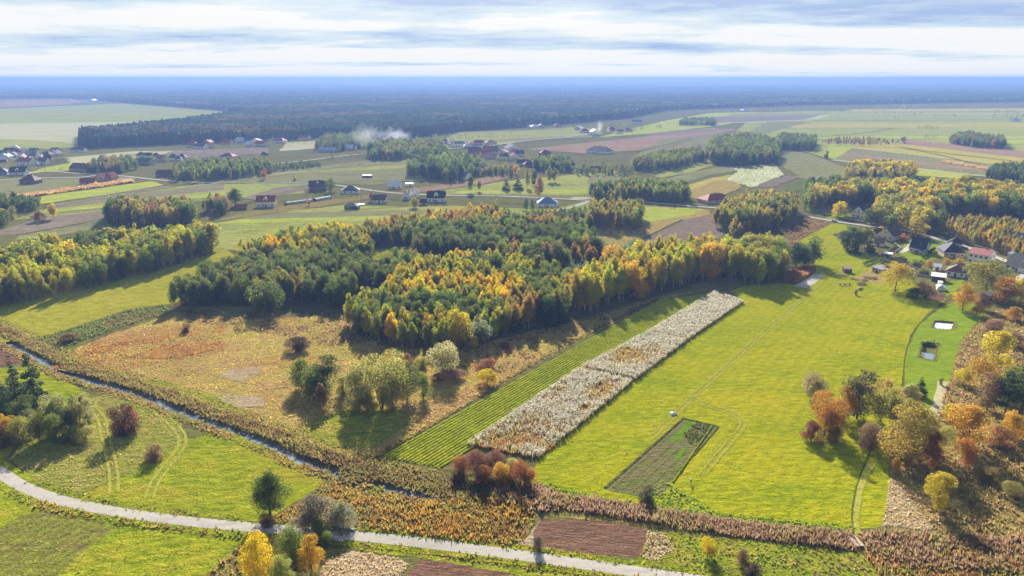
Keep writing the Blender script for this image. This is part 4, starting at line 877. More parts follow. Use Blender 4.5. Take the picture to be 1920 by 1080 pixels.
# ground that must stay clear of stand trees (houses, roads): photo px, radius m
CLEAR = [(1613, 403, 15), (1340, 380, 10), (1906, 458, 9), (655, 365, 8), (1027, 384, 9), (860, 334, 7), (896, 320, 6), (150, 320, 9), (735, 475, 7), (712, 478, 5)]
CLEARW = [(*G(a, b), r) for a, b, r in CLEAR]
ROADW = resample(smooth(GP([(1491, 403), (1562, 415), (1632, 425), (1695, 432), (1770, 452), (1810, 463), (1870, 484), (1960, 520)]), 6), 4)
GROAD = resample(smooth(GP([(580, 344), (640, 349), (700, 358), (750, 363), (837, 367), (927, 368), (1027, 372), (1100, 376), (1207, 380), (1297, 387), (1360, 392)]), 6), 4)
def scatter(poly, sp, rng):
    q = np.array(poly); lo = q.min(0); hi = q.max(0)
    xs = np.arange(lo[0], hi[0], sp); ys = np.arange(lo[1], hi[1], sp * .87); X, Y = np.meshgrid(xs, ys); X[1::2] += sp / 2
    P = np.c_[X.ravel(), Y.ravel()]; P += (rng.random(P.shape) - .5) * sp * 1.15
    return P[inside(P, poly)]
import re
def cname(c):
    r, g, b = c; q = r / g
    if q < .9: return 'dark green' if g < .1 else 'green'
    if q < 1.12: return 'olive' if r < .2 else 'yellow green'
    if q < 1.45: return 'ochre' if r < .3 else 'yellow'
    if r < .2: return 'brown'
    return 'golden' if q < 1.9 else 'orange' if q < 2.7 else 'rust red'
def kword(k): return {'alder_tree': 'rounded tree', 'oak_tree': 'broad crowned tree', 'maple_tree': 'leafy tree', 'pine_tree': 'pine', 'birch_tree': 'birch'}.get(k, 'tree')
SPEC = []
for si, (pts, sp, hr, mix, lab, grp) in enumerate(STANDS):
    rng = np.random.default_rng(900 + si); P = scatter(GP(pts), sp, rng)
    w = np.array([m[2] for m in mix]); w = w / w.sum()
    for x, y in P:
        if any((x - a) ** 2 + (y - b) ** 2 < r * r for a, b, r in CLEARW): continue
        if y > 330 and (np.min(np.hypot(ROADW[:, 0] - x, ROADW[:, 1] - y)) < 6 or np.min(np.hypot(GROAD[:, 0] - x, GROAD[:, 1] - y)) < 5): continue
        # neighbours tend to be of one sort
        if rng.random() < .08: continue
        u = (float(fbm(x, y, 22, si)) - .5) * 2.8 + .5 + (rng.random() - .5) * .36
        k = min(len(mix) - 1, max(0, int(np.searchsorted(np.cumsum(w), np.clip(u, 0, .999)))))
        kind, col, _ = mix[k]; h = (hr[0] + (hr[1] - hr[0]) * np.clip(.1 + .9 * float(fbm(x, y, 17, si + 50)) + rng.normal() * .28, 0, 1.15)) * (.62 if rng.random() < .1 else 1)
        SPEC.append((math.hypot(x, y), kind, x, y, h, jcol(tuple(v * f for v, f in zip(col, (1.42, 1.38, 1.15))), .22), (cname(col), kword(kind), re.search(r'(tree|birch) (.*)', lab).group(2), hr), grp, si))
XY = np.array([(s[2], s[3]) for s in SPEC])
def in_front(s): return int(np.sum((np.abs(XY[:, 0] - s[2]) < 2.5) & (s[3] - XY[:, 1] > .5) & (s[3] - XY[:, 1] < 15)))
EXT = {}
for s in SPEC: EXT.setdefault(s[8], []).append(960 + FPX * s[2] / (s[3] * CP + CAM_H * SP))
EXT = {k: (min(v), max(v)) for k, v in EXT.items()}
def full_label(s):
    c, k, place, hr = s[6]; lo, hi = EXT[s[8]]; f = (960 + FPX * s[2] / (s[3] * CP + CAM_H * SP) - lo) / max(1, hi - lo)
    u = (s[4] - hr[0]) / (hr[1] - hr[0]); size = 'low ' if u < .33 else '' if u < .67 else 'tall '
    return f"{size}{c} {k}, {'front row, ' if in_front(s) == 0 else ''}{'left' if f < .33 else 'middle' if f < .67 else 'right'} part, {place}"
def rank(s):                                               # trees with others standing close in front show less
    return s[0] + 55 * min(in_front(s), 4)
SPEC.sort(key=rank)
for s in SPEC:
    d, kind, x, y, h, col, lab, grp, si = s
    if COUNT.get(kind, 0) < 298 and d < 620: plant(kind, x, y, h, None, col, full_label(s), grp)
    else: LOWTREES.setdefault('wood_right' if x > 60 else 'wood_left', []).append((kind, x, y, h, col))
# ------------------------------------------------------------------ merged far trees of the stands
def low_crown(kind, n, rng):
    V, F, fv = crown_mesh(kind, n, .06 if kind != 'pine_tree' else .05, rng); return V, F, fv
LOWP = {}
def merge_trees(name, specs, label, n=190, cat='woodland'):
    VV, FF, CC = [], [], []; b = 0; rng = np.random.default_rng(5)
    for kind, x, y, h, col in specs:
        d = math.hypot(x, y); nn = n if d < 700 else n // 2 if d < 1100 else n // 3
        key = (kind, nn, rng.integers(4))
        if key not in LOWP: LOWP[key] = low_crown(kind, nn, np.random.default_rng(key[2] + 40))
        V, F, fv = LOWP[key]; a = rng.random() * 6.28; ca, sa = math.cos(a), math.sin(a); s = h * rng.uniform(.9, 1.2)
        W = np.c_[(V[:, 0] * ca - V[:, 1] * sa) * s + x, (V[:, 0] * sa + V[:, 1] * ca) * s + y, V[:, 2] * h]
        VV.append(W); FF.append(F + b); b += len(W); CC.append(np.array(col)[None] * fv[:, None])
        # the trunk
        w = h * .012; T = np.array([(x - w, y, 0), (x + w, y, 0), (x + w * .6, y, h * .6), (x - w * .6, y, h * .6)]); VV.append(T); FF.append(np.array([[0, 1, 2, 3]]) + b); b += 4; CC.append(np.array([[.12, .09, .06]]))
    tag(link(name, mesh_np(name, np.concatenate(VV), np.concatenate(FF), STUFF, col=np.concatenate(CC))), label, cat, kind='stuff')
def wood_instances(name, specs, label):
    """the trees of the woods beyond the ones placed singly: points that carry a tree each"""
    rng = np.random.default_rng(8); keys = []
    def key(kind, d):
        for lod in (('near', 'mid', 'hero') if d < 520 else ('mid', 'near', 'hero')):
            for k in (kind, 'alder_tree'):
                if (k, lod) in PLANTED: return (k, lod)
    bins = {}
    for t in specs:
        k = key(t[0], math.hypot(t[1], t[2])); c, tr = list(PLANTED[k].values())[rng.integers(len(PLANTED[k]))]; bins.setdefault(c.name, [c, tr, []])[2].append(t)
    ng = bpy.data.node_groups.new(name, 'GeometryNodeTree'); ng.interface.new_socket('Geometry', in_out='INPUT', socket_type='NodeSocketGeometry'); ng.interface.new_socket('Geometry', in_out='OUTPUT', socket_type='NodeSocketGeometry')
    N, L = ng.nodes, ng.links; gi = N.new('NodeGroupInput'); go = N.new('NodeGroupOutput'); jo = N.new('GeometryNodeJoinGeometry')
    def at(nm, tp): n = N.new('GeometryNodeInputNamedAttribute'); n.data_type = tp; n.inputs[0].default_value = nm; return n.outputs[0]
    ak, ar, as_ = at('k', 'INT'), at('rot', 'FLOAT_VECTOR'), at('scl', 'FLOAT_VECTOR'); V, K, RT, SCL, CO = [], [], [], [], []
    for i, (c, tr, ts) in enumerate(bins.values()):
        for kind, x, y, h, col in ts: q = h * rng.uniform(.88, 1.15); V.append((x, y, 0)); K.append(i); RT.append((0, 0, rng.random() * 6.28)); SCL.append((q, q, h)); CO.append((*col, 1))
        o1 = N.new('GeometryNodeObjectInfo'); o1.inputs['Object'].default_value = c; o2 = N.new('GeometryNodeObjectInfo'); o2.inputs['Object'].default_value = tr
        sm = N.new('GeometryNodeSetMaterial'); sm.inputs['Material'].default_value = LEAF_I; L.new(o1.outputs['Geometry'], sm.inputs['Geometry'])
        j = N.new('GeometryNodeJoinGeometry'); L.new(sm.outputs[0], j.inputs[0]); L.new(o2.outputs['Geometry'], j.inputs[0])
        cp = N.new('FunctionNodeCompare'); cp.data_type = 'INT'; cp.operation = 'EQUAL'; L.new(ak, cp.inputs[2]); cp.inputs[3].default_value = i
        ip = N.new('GeometryNodeInstanceOnPoints'); L.new(gi.outputs[0], ip.inputs['Points']); L.new(cp.outputs[0], ip.inputs['Selection']); L.new(j.outputs[0], ip.inputs['Instance']); L.new(ar, ip.inputs['Rotation']); L.new(as_, ip.inputs['Scale'])
        L.new(ip.outputs[0], jo.inputs[0])
    L.new(jo.outputs[0], go.inputs[0])
    me = bpy.data.meshes.new(name); me.from_pydata(V, [], []); me.update(); n = len(V)
    me.attributes.new('k', 'INT', 'POINT').data.foreach_set('value', np.array(K, np.int32))
    me.attributes.new('rot', 'FLOAT_VECTOR', 'POINT').data.foreach_set('vector', np.array(RT, np.float32).ravel()); me.attributes.new('scl', 'FLOAT_VECTOR', 'POINT').data.foreach_set('vector', np.array(SCL, np.float32).ravel())
    me.attributes.new('col', 'FLOAT_COLOR', 'POINT').data.foreach_set('color', np.array(CO, np.float32).ravel())
    me.materials.append(LEAF_I); o = link(name, me); o.modifiers.new('trees', 'NODES').node_group = ng; tag(o, label, 'woodland', kind='stuff')
for nm, sp in LOWTREES.items():
    wood_instances('woodland', sp, 'inner and distant trees of the woods and hedges on the ' + ('right' if nm.endswith('right') else 'left'))

# ------------------------------------------------------------------ the great forest
FOREST_PX = [(-500, 192), (-300, 190), (120, 185), (180, 189), (230, 194), (425, 209), (445, 219), (330, 236), (152, 256), (150, 280), (330, 271), (520, 264), (620, 258), (700, 262), (800, 256), (860, 247), (960, 241), (1100, 230), (1180, 222), (1252, 208), (1400, 202), (1500, 199), (1700, 195), (1920, 192), (2400, 190), (2400, 147), (-500, 147)]
def to_px(x, y, z=0.0):
    s = y * CP + (CAM_H - z) * SP; v = ((z - CAM_H) * CP + y * SP) / s
    return np.c_[960 + FPX * x / s, 540 - FPX * v]
def forest_col(x, y, rng):
    a = fbm(x, y, 420, 11); b = fbm(x, y, 90, 17)
    c = np.where((a + b * .5)[:, None] > .93, np.array([[.13, .11, .045]]), np.array([[.055, .085, .040]]))
    c = np.where((b > .70)[:, None], np.array([[.17, .15, .05]]), c)
    return c * (.7 + .6 * rng.random(len(x)))[:, None]
def great_forest():
    rng = np.random.default_rng(3); q = .0056
    ys = 1000 * np.exp(np.arange(0, math.log(42), q)); us = np.arange(-.98, .98, q)
    Y = np.repeat(ys[:, None], len(us), 1); X = Y * us[None]
    X += (rng.random(X.shape) - .5) * Y * q * .7; Y = Y + (rng.random(Y.shape) - .5) * Y * q * .7
    cell = Y * q
    hills = np.clip((Y - 9000) / 16000, 0, 1) * (fbm(X, Y, 9000, 31) ** 2) * 45 + np.clip((X / Y - .25) * 2.5, 0, 1) * np.clip((Y - 12000) / 12000, 0, 1) * 22
    Z = 12.5 + 5 * fbm(X, Y, 300, 41) + (rng.random(X.shape) - .5) * np.clip(cell * .9, 3, 9) + hills
    P = to_px(X.ravel(), Y.ravel()); ins = inside(P, FOREST_PX).reshape(X.shape)
    # keep the sheet a little back from the forest's front, where single trees stand
    back = inside(to_px(X.ravel(), Y.ravel() - 26), FOREST_PX).reshape(X.shape); ok = ins & back
    n, m_ = X.shape; I = np.arange(n * m_).reshape(n, m_)
    fm = ok[:-1, :-1] & ok[:-1, 1:] & ok[1:, 1:] & ok[1:, :-1]
    F = np.stack([I[:-1, :-1], I[:-1, 1:], I[1:, 1:], I[1:, :-1]], -1)[fm]
    used = np.unique(F); mp = np.full(n * m_, -1); mp[used] = np.arange(len(used)); F = mp[F]
    V = np.c_[X.ravel(), Y.ravel(), Z.ravel()][used]
    tri = np.r_[F[:, [0, 1, 2]], F[:, [0, 2, 3]]]
    c = forest_col(V[tri[:, 0], 0], V[tri[:, 0], 1], rng)
    tag(link('forest', mesh_np('forest', V, tri, STUFF, col=c)), 'endless blue green forest reaching the horizon', 'forest', kind='stuff')
    # single crowns standing out of it: dense along the near front, thinner with distance
    VV, FF, CC = [], [], []; b = 0
    T = []
    for k in range(8): a = k * .785; T.append((math.cos(a), math.sin(a)))
    for lo, hi, sp in ((1000, 1500, 6.0), (1500, 2300, 9.5), (2300, 4200, 17)):
        xs = np.arange(-hi * .8, hi * .8, sp); yy = np.arange(lo, hi, sp); X, Y = np.meshgrid(xs, yy); X = X.ravel() + (rng.random(X.size) - .5) * sp; Y = Y.ravel() + (rng.random(Y.size) - .5) * sp
        k = (np.abs(X) < Y * .8) & inside(to_px(X, Y), FOREST_PX); X, Y = X[k], Y[k]
        edge = ~inside(to_px(X, Y - 55), FOREST_PX); keep = edge | (rng.random(len(X)) < (.38 if lo < 2000 else .5)); X, Y = X[keep], Y[keep]
        N_ = len(X); h = 13 + 8 * rng.random(N_); r = h * (.13 + .07 * rng.random(N_)); c = forest_col(X, Y, rng)
        ring = [np.stack([X + r * s * t[0] * (.75 + .5 * rng.random(N_)), Y + r * s * t[1] * (.75 + .5 * rng.random(N_)), h * zz + (rng.random(N_) - .5) * 1.5], 1) for s, zz in ((.8, .12), (1.0, .5), (.55, .82)) for t in T[::2]]
        V = np.stack(ring + [np.stack([X, Y, h], 1)], 1)        # N,13,3
        f = []
        for lv in range(2):
            for j in range(4): a0 = lv * 4 + j; a1 = lv * 4 + (j + 1) % 4; f += [(a0, a1, a1 + 4), (a0, a1 + 4, a0 + 4)]
        for j in range(4): f.append((8 + j, 8 + (j + 1) % 4, 12))
        f = np.array(f); F = (np.arange(N_)[:, None, None] * 13 + f[None]).reshape(-1, 3)
        VV.append(V.reshape(-1, 3)); FF.append(F + b); b += N_ * 13; CC.append(np.repeat(c, len(f), 0) * (.75 + .5 * rng.random(N_ * len(f)))[:, None])
    tag(link('forest_edge', mesh_np('forest_edge', np.concatenate(VV), np.concatenate(FF), STUFF, col=np.concatenate(CC))), 'close ranks of dark treetops along the near side of the great forest', 'forest', kind='stuff')
great_forest()
# far tree lines on the right hand plain
def tree_lines():
    rng = np.random.default_rng(12); sp = []
    LINES = [((1290, 214), (1420, 206), 40, 9), ((1380, 212), (1520, 207), 34, 10), ((1560, 210), (1660, 208), 22, 10), ((1640, 216), (1790, 219), 34, 8), ((1480, 212), (1580, 214), 14, 9), ((1690, 205), (1920, 202), 60, 12), ((1500, 204), (1700, 202), 60, 12),
             ((1860, 224), (1960, 220), 30, 12), ((1440, 203), (1560, 202), 40, 11), ((1540, 214), (1600, 213), 10, 9), ((1820, 212), (1920, 212), 20, 11), ((1487, 234), (1540, 235), 22, 5), ((1720, 242), (1758, 243), 16, 8), ((1730, 259), (1756, 259), 9, 7), ((1180, 245), (1240, 240), 30, 8),
             ((1080, 246), (1180, 236), 22, 9), ((850, 262), (960, 256), 26, 8), ((700, 270), (850, 262), 40, 10), ((610, 300), (700, 292), 26, 7), ((180, 300), (240, 297), 8, 7), ((30, 300), (130, 304), 22, 5), ((0, 290), (130, 284), 18, 6), ((255, 300), (340, 306), 20, 7), ((500, 275), (600, 270), 14, 9), ((0, 193), (220, 188), 60, 12),
             ((1330, 216), (1500, 222), 14, 8), ((1600, 222), (1700, 224), 8, 7), ((60, 322), (130, 318), 14, 3), ((930, 326), (1060, 322), 16, 6), ((250, 300), (500, 300), 26, 6), ((350, 276), (600, 272), 22, 5), ((0, 318), (60, 316), 10, 4), ((800, 282), (960, 276), 24, 6), ((900, 300), (1020, 304), 26, 7), ((1060, 306), (1180, 300), 10, 5), ((430, 262), (620, 256), 10, 6), ((690, 372), (790, 378), 9, 3), ((590, 366), (690, 370), 9, 3), ((1530, 280), (1560, 290), 5, 4), ((1460, 290), (1560, 320), 16, 3), ((1120, 440), (1200, 440), 9, 3), ((1250, 392), (1330, 394), 10, 2.5), ((1380, 330), (1440, 310), 4, 4), ((1240, 290), (1320, 262), 8, 4), ((860, 398), (960, 400), 14, 5), ((960, 402), (1100, 408), 18, 5)]
    for a, b, n, h in LINES:
        for k in range(n):
            t = rng.random(); x, y = G(a[0] + (b[0] - a[0]) * t + rng.normal() * 2, a[1] + (b[1] - a[1]) * t + rng.normal() * .5)
            sp.append((rng.choice(['alder_tree', 'oak_tree', 'alder_tree']), x, y, h * rng.uniform(.6, 1.25), jcol([DGREEN, GREEN, OLIVE, BROWN][rng.choice(4, p=[.5, .2, .15, .15])], .2)))
    merge_trees('tree_line', sp, 'faint lines of small trees and bushes across the far plain', 120, 'trees')
tree_lines()

# ------------------------------------------------------------------ grasses, reeds, weeds (nobody could count them)
def blades(P, h, w, col, nb=5, lean=.35, rng=RNG, tip=None, z=0.0):
    """tufts of nb tapering blades; P (n,2), h and w (n,), col (n,3); tip: colour of the upper half"""
    n = len(P); a = rng.random((n, nb)) * 6.283; ln = lean * (.3 + .9 * rng.random((n, nb))); hh = h[:, None] * (.65 + .5 * rng.random((n, nb)))
    bx = P[:, 0, None] + np.cos(a) * w[:, None] * .35; by = P[:, 1, None] + np.sin(a) * w[:, None] * .35
    tx = bx + np.cos(a) * ln * hh; ty = by + np.sin(a) * ln * hh
    th = a + 1.571 + (rng.random((n, nb)) - .5) * 1.6; hw = w[:, None] * (.30 + .25 * rng.random((n, nb)))
    dx, dy = np.cos(th) * hw, np.sin(th) * hw; z0 = np.full((n, nb), z)
    mx, my, mz = (bx + tx) / 2 - np.cos(a) * ln * hh * .12, (by + ty) / 2 - np.sin(a) * ln * hh * .12, z0 + hh * .55
    V = np.stack([np.stack([bx - dx, by - dy, z0], -1), np.stack([bx + dx, by + dy, z0], -1), np.stack([mx + dx * .8, my + dy * .8, mz], -1), np.stack([mx - dx * .8, my - dy * .8, mz], -1), np.stack([tx, ty, z0 + hh], -1)], 2)
    b = (np.arange(n * nb) * 5)[:, None, None]
    F = (b + np.array([[[0, 1, 2], [0, 2, 3], [3, 2, 4]]])).reshape(-1, 3)
    c = np.repeat(np.repeat(col, nb, 0), 3, 0) * (.75 + .5 * rng.random((n * nb, 1))).repeat(3, 0)
    if tip is not None: c = c.reshape(-1, 3, 3); c[:, 2] = np.repeat(tip, nb, 0) * (.8 + .4 * rng.random((n * nb, 1))); c[:, 1] = c[:, 1] * .6 + c[:, 2] * .4; c = c.reshape(-1, 3)
    return V.reshape(-1, 3), F, c
def stuff(name, parts, label, cat):
    VV, FF, CC = [], [], []; b = 0
    for V, F, c in parts: VV.append(V); FF.append(F + b); b += len(V); CC.append(c)
    return tag(link(name, mesh_np(name, np.concatenate(VV), np.concatenate(FF), STUFF, col=np.concatenate(CC))), label, cat, kind='stuff')
def pts_in(pts_px, dens, seed, clump=None, avoid=None):
    """random points in an outline given in photo px, dens per m2, thinned into clumps"""
    rng = np.random.default_rng(seed); poly = GP(pts_px); q = np.array(poly); lo, hi = q.min(0), q.max(0)
    n = int((hi[0] - lo[0]) * (hi[1] - lo[1]) * dens); P = lo + rng.random((n, 2)) * (hi - lo); P = P[inside(P, poly)]
    if clump: P = P[fbm(P[:, 0], P[:, 1], clump[0], seed) + rng.normal(size=len(P)) * .06 > clump[1]]
    if avoid is not None: P = P[~np.any([inside(P, GP(a)) for a in avoid], 0)]
    return P
def pick(P, cols, s, seed, jit=.25, rng=RNG, gain=(1.15, 1.12, .95)):
    """a colour for each point, drifting from one to the next of the list across the ground"""
    f = np.clip((fbm(P[:, 0], P[:, 1], s, seed) - .5) * 2.4 + .5 + rng.normal(size=len(P)) * .13, 0, .999) * (len(cols) - 1)
    i = f.astype(int); t = (f - i)[:, None]; C = np.array(cols); c = C[i] * (1 - t) + C[np.minimum(i + 1, len(cols) - 1)] * t
    return c * np.array(gain) * (1 + (rng.random((len(P), 1)) - .5) * 2 * jit)
def tufts(name, pts, dens, hr, wr, cols, label, cat, seed, s=14, clump=None, nb=4, lean=.4, tip=None, avoid=None):
    P = pts_in(pts, dens, seed, clump, avoid); n = len(P); r = np.random.default_rng(seed)
    h = hr[0] + (hr[1] - hr[0]) * r.random(n) ** 1.4; w = wr[0] + (wr[1] - wr[0]) * r.random(n)
    c = pick(P, cols, s, seed + 3); h = h * (.45 + 1.1 * fbm(P[:, 0], P[:, 1], 4.5, seed + 9)); t = pick(P, tip, s, seed + 3) if tip else None
    return blades(P, h, w, c, nb, lean, r, t)
def along(pts_px, off0, off1, dens, seed, gaps=False):
    """random points along a line, between two offsets (m) to its left"""
    rng = np.random.default_rng(seed); L_ = resample(smooth(GP(pts_px), 6), 1.0); T = np.gradient(L_, axis=0); T /= np.linalg.norm(T, axis=1)[:, None]
    n = int(len(L_) * abs(off1 - off0) * dens); i = rng.integers(0, len(L_), n); o = off0 + (off1 - off0) * rng.random(n)
    Q = L_[i] + np.c_[-T[i, 1], T[i, 0]] * o[:, None] + rng.normal(size=(n, 2)) * .3
    return Q if not gaps else Q[(fbm(L_[i, 0], L_[i, 1], 9, 77) < .56) | (o < -3.0)]
def mk(P, hr, wr, cols, seed, s=10, nb=4, lean=.35, tip=None):
    r = np.random.default_rng(seed); n = len(P); h = hr[0] + (hr[1] - hr[0]) * r.random(n) ** 1.3 * (.15 + 1.7 * fbm(P[:, 0], P[:, 1], 5, seed) ** 1.3); w = wr[0] + (wr[1] - wr[0]) * r.random(n)
    return blades(P, h, w, pick(P, cols, s, seed + 1), nb, lean, r, pick(P, tip, s, seed + 1) if tip else None)
TAW = [(.31, .28, .04), (.41, .32, .07), (.46, .32, .12), (.37, .30, .055), (.44, .26, .11), (.33, .20, .09)]
ROUGH = FIELDS[0][2]
stuff('tussock_grass', [tufts('', ROUGH, 2.2, (.15, .5), (.15, .42), TAW, '', '', 1, 16, None, 3),
      tufts('', [(95, 690), (150, 655), (420, 610), (420, 660), (200, 700)], 1.5, (.25, .7), (.18, .4), [(.30, .20, .05), (.34, .15, .03), (.24, .09, .025)], '', '', 2, 9),
      tufts('', [(330, 580), (640, 590), (700, 640), (620, 650), (480, 620), (350, 600)], 1.4, (.4, 1.1), (.2, .5), [(.20, .13, .06), (.24, .16, .09), (.17, .09, .05)], '', '', 3, 9, (10, .42)),
      tufts('', [(700, 645), (960, 630), (1240, 560), (1240, 565), (1080, 640), (960, 700), (850, 690)], .55, (.3, .9), (.35, .7), [(.16, .13, .04), (.21, .15, .06), (.20, .09, .045)], '', '', 4, 9, (8, .45)),
      tufts('', [(760, 800), (880, 720), (960, 700), (900, 745), (780, 812)], 1.4, (.3, .7), (.3, .6), [(.33, .21, .10), (.37, .26, .13)], '', '', 5, 9)],
      'tawny tussocks covering the rough meadow beyond the stream', 'grass')
stuff('meadow_grass', [tufts('', FIELDS[6][2][:12] + [(1700, 560), (1500, 560), (1393, 566), (1190, 715)], .42, (.08, .22), (.25, .55), [(.20, .25, .014), (.31, .31, .016), (.38, .32, .025)], '', '', 11, 14, None, 4, .9, None, [[(1133, 917), (1178, 872), (1282, 784), (1348, 800), (1240, 930)]])],
      'short bright yellow green grass on the wide meadow at the right', 'grass')
stuff('meadow_grass', [tufts('', FIELDS[15][2], .7, (.1, .28), (.25, .5), [(.17, .24, .014), (.27, .29, .02), (.33, .28, .03)], '', '', 12, 12, None, 4, .8),
      tufts('', FIELDS[19][2], .5, (.1, .3), (.25, .5), [(.16, .22, .014), (.24, .28, .02)], '', '', 13, 10, None, 4, .8),
      tufts('', FIELDS[16][2], .8, (.15, .5), (.25, .5), [(.30, .24, .06), (.36, .27, .08), (.26, .26, .04), (.26, .16, .06)], '', '', 14, 9)],
      'green and straw coloured grass on both sides of the road at the left', 'grass')
stuff('weeds', [tufts('', FIELDS[9][2], 1.2, (.2, .6), (.3, .6), [(.16, .22, .02), (.24, .26, .03), (.27, .22, .06), (.17, .13, .05)], '', '', 15, 6),
      tufts('', FIELDS[4][2], .25, (.1, .3), (.3, .6), [(.24, .26, .03), (.34, .31, .04)], '', '', 16, 14),
      tufts('', FIELDS[5][2], 1.0, (.4, 1.0), (.4, .8), [(.09, .12, .03), (.13, .15, .04), (.16, .12, .05)], '', '', 17, 8)],
      'green weeds on the wet meadow at the bottom and the strip far left', 'weeds')
stuff('pond_grass', [mk(along(POND_PX[k] + [POND_PX[k][0]], -.9, .5, 3.5, 64 + k), (.15, .5), (.15, .4), [(.15, .2, .02), (.22, .2, .05), (.2, .14, .05)], 64 + k, 4, 4, .6) for k in (0, 1)], 'ragged grass round the rims of the two small ponds', 'grass')
stuff('dry_grass_tufts', [tufts('', p, 4.0, (.25, .6), (.12, .3), [(.44, .33, .19), (.50, .38, .23), (.36, .27, .13)], '', '', 20 + i, 5) for i, p in enumerate((FIELDS[10][2], FIELDS[12][2], FIELDS[22][2]))],
      'pale beige dead grass in patches along the bottom edge', 'grass')
SCR = [(.20, .14, .06), (.30, .20, .08), (.26, .23, .06), (.30, .16, .08), (.22, .13, .06), (.34, .26, .13)]
stuff('scrub', [tufts('', FIELDS[13][2], 1.6, (.3, 1.3), (.2, .5), SCR, '', '', 30, 8, (9, .36)),
      tufts('', FIELDS[25][2], 3.0, (.3, 1.1), (.16, .42), [(.22, .19, .045), (.15, .09, .04), (.33, .15, .03), (.22, .22, .045), (.36, .20, .04), (.16, .07, .035)], '', '', 31, 12),
      tufts('', [(700, 960), (800, 945), (1000, 930), (1000, 970), (950, 1020), (830, 1010), (690, 990)], 2.6, (.5, 1.4), (.16, .4), [(.34, .20, .03), (.25, .20, .04), (.40, .18, .02), (.19, .09, .03), (.29, .25, .04), (.16, .075, .03)], '', '', 32, 9),
      tufts('', FIELDS[21][2], 1.2, (.4, 1.3), (.35, .8), [(.20, .13, .05), (.16, .15, .04), (.26, .14, .04)], '', '', 33, 7),
      tufts('', FIELDS[20][2], .35, (.1, .3), (.3, .5), [(.24, .22, .05), (.20, .15, .06)], '', '', 34, 6),
      tufts('', FIELDS[35][2], .8, (.4, 1.2), (.4, .9), [(.15, .09, .05), (.20, .12, .06), (.12, .08, .04)], '', '', 35, 9)],
      'brown orange and olive scrub on the waste ground', 'scrub')
RH = [(1000, 912), (1040, 936), (1140, 950), (1340, 982), (1480, 1000), (1600, 1012)]
REEDC = [(.15, .085, .045), (.23, .13, .065), (.15, .13, .04), (.24, .20, .06), (.13, .085, .04)]; REEDT = [(.24, .14, .085), (.32, .21, .15), (.20, .11, .06), (.28, .22, .10)]
stuff('reed_bed', [mk(along(RH, -4.2, 2.2, 8.0, 40), (.7, 1.9), (.12, .3), REEDC, 40, 7, 4, .22, REEDT),
      mk(along([(1622, 1018), (1700, 1016), (1800, 1022), (2000, 1030)], -9, 3.5, 4.6, 41), (.5, 1.8), (.15, .4), [(.20, .12, .06), (.27, .17, .07), (.17, .09, .05), (.25, .21, .06)], 41, 6, 4, .25, REEDT),
      mk(along([(1640, 1060), (1750, 1066), (1960, 1075)], -8, 6, 3.2, 42), (.4, 1.3), (.2, .5), [(.25, .18, .05), (.22, .20, .04), (.28, .14, .05)], 42, 6),
      mk(along([(930, 925), (1010, 940), (1020, 960)], -4, 4, 3, 43), (.8, 1.8), (.3, .5), REEDC, 43, 6, 4, .22, REEDT)],
      'brown seeding reeds in the ditch below the wide meadow', 'reeds')
SL = STREAM_PX
stuff('bank_weeds', [mk(along(SL, 1.6, 7.0, 5.0, 50), (.5, 1.4), (.2, .55), [(.13, .09, .04), (.19, .11, .05), (.18, .17, .035), (.23, .15, .06), (.20, .19, .04)], 50, 8, 4, .4),
      mk(along(SL, 7, 11, 2.4, 51), (.3, .8), (.2, .5), [(.20, .17, .04), (.25, .20, .055), (.19, .19, .03)], 51, 8, 3, .4),
      mk(along(SL, -4.8, -1.4, 3.4, 52, True), (.2, .8), (.3, .7), [(.27, .18, .06), (.22, .15, .055), (.20, .19, .035)], 52, 8, 4, .4),
      mk(along(SL, 1.4, 2.2, 1.6, 53), (.5, 1.2), (.3, .6), [(.10, .09, .03), (.15, .11, .045)], 53, 5, 5, .5),
      mk(along([(640, 890), (720, 880), (810, 905), (880, 915), (1000, 918)], -6, 3, 4, 54), (.5, 1.3), (.2, .5), [(.15, .15, .035), (.20, .15, .05), (.13, .10, .045)], 54, 7, 5, .4)],
      'dark brown weeds and grasses on the banks of the stream', 'weeds')
stuff('verge_weeds', [mk(along(ROAD_PX[3:], 1.75, 3.8, 2.4, 60), (.2, .6), (.3, .6), [(.15, .19, .02), (.22, .22, .03), (.24, .17, .05)], 60, 8, 5, .5),
      mk(along(ROAD_PX[3:], -4.2, -1.8, 2.4, 61), (.2, .8), (.3, .6), [(.15, .19, .02), (.22, .2, .03), (.25, .18, .05)], 61, 8, 5, .5),
      mk(along([(1000, 905), (1140, 938), (1360, 968), (1600, 992)], -1.5, 1.2, 3.0, 62), (.2, .6), (.3, .6), [(.15, .24, .02), (.20, .27, .02)], 62, 8, 5, .5),
      mk(along([(712, 857), (900, 744), (1080, 638), (1240, 561)], -.2, 1.6, 2.2, 63), (.3, .9), (.3, .5), [(.19, .14, .045), (.24, .18, .06)], 63, 8, 4, .3)],
      'weeds along the road verges and field edges', 'weeds')

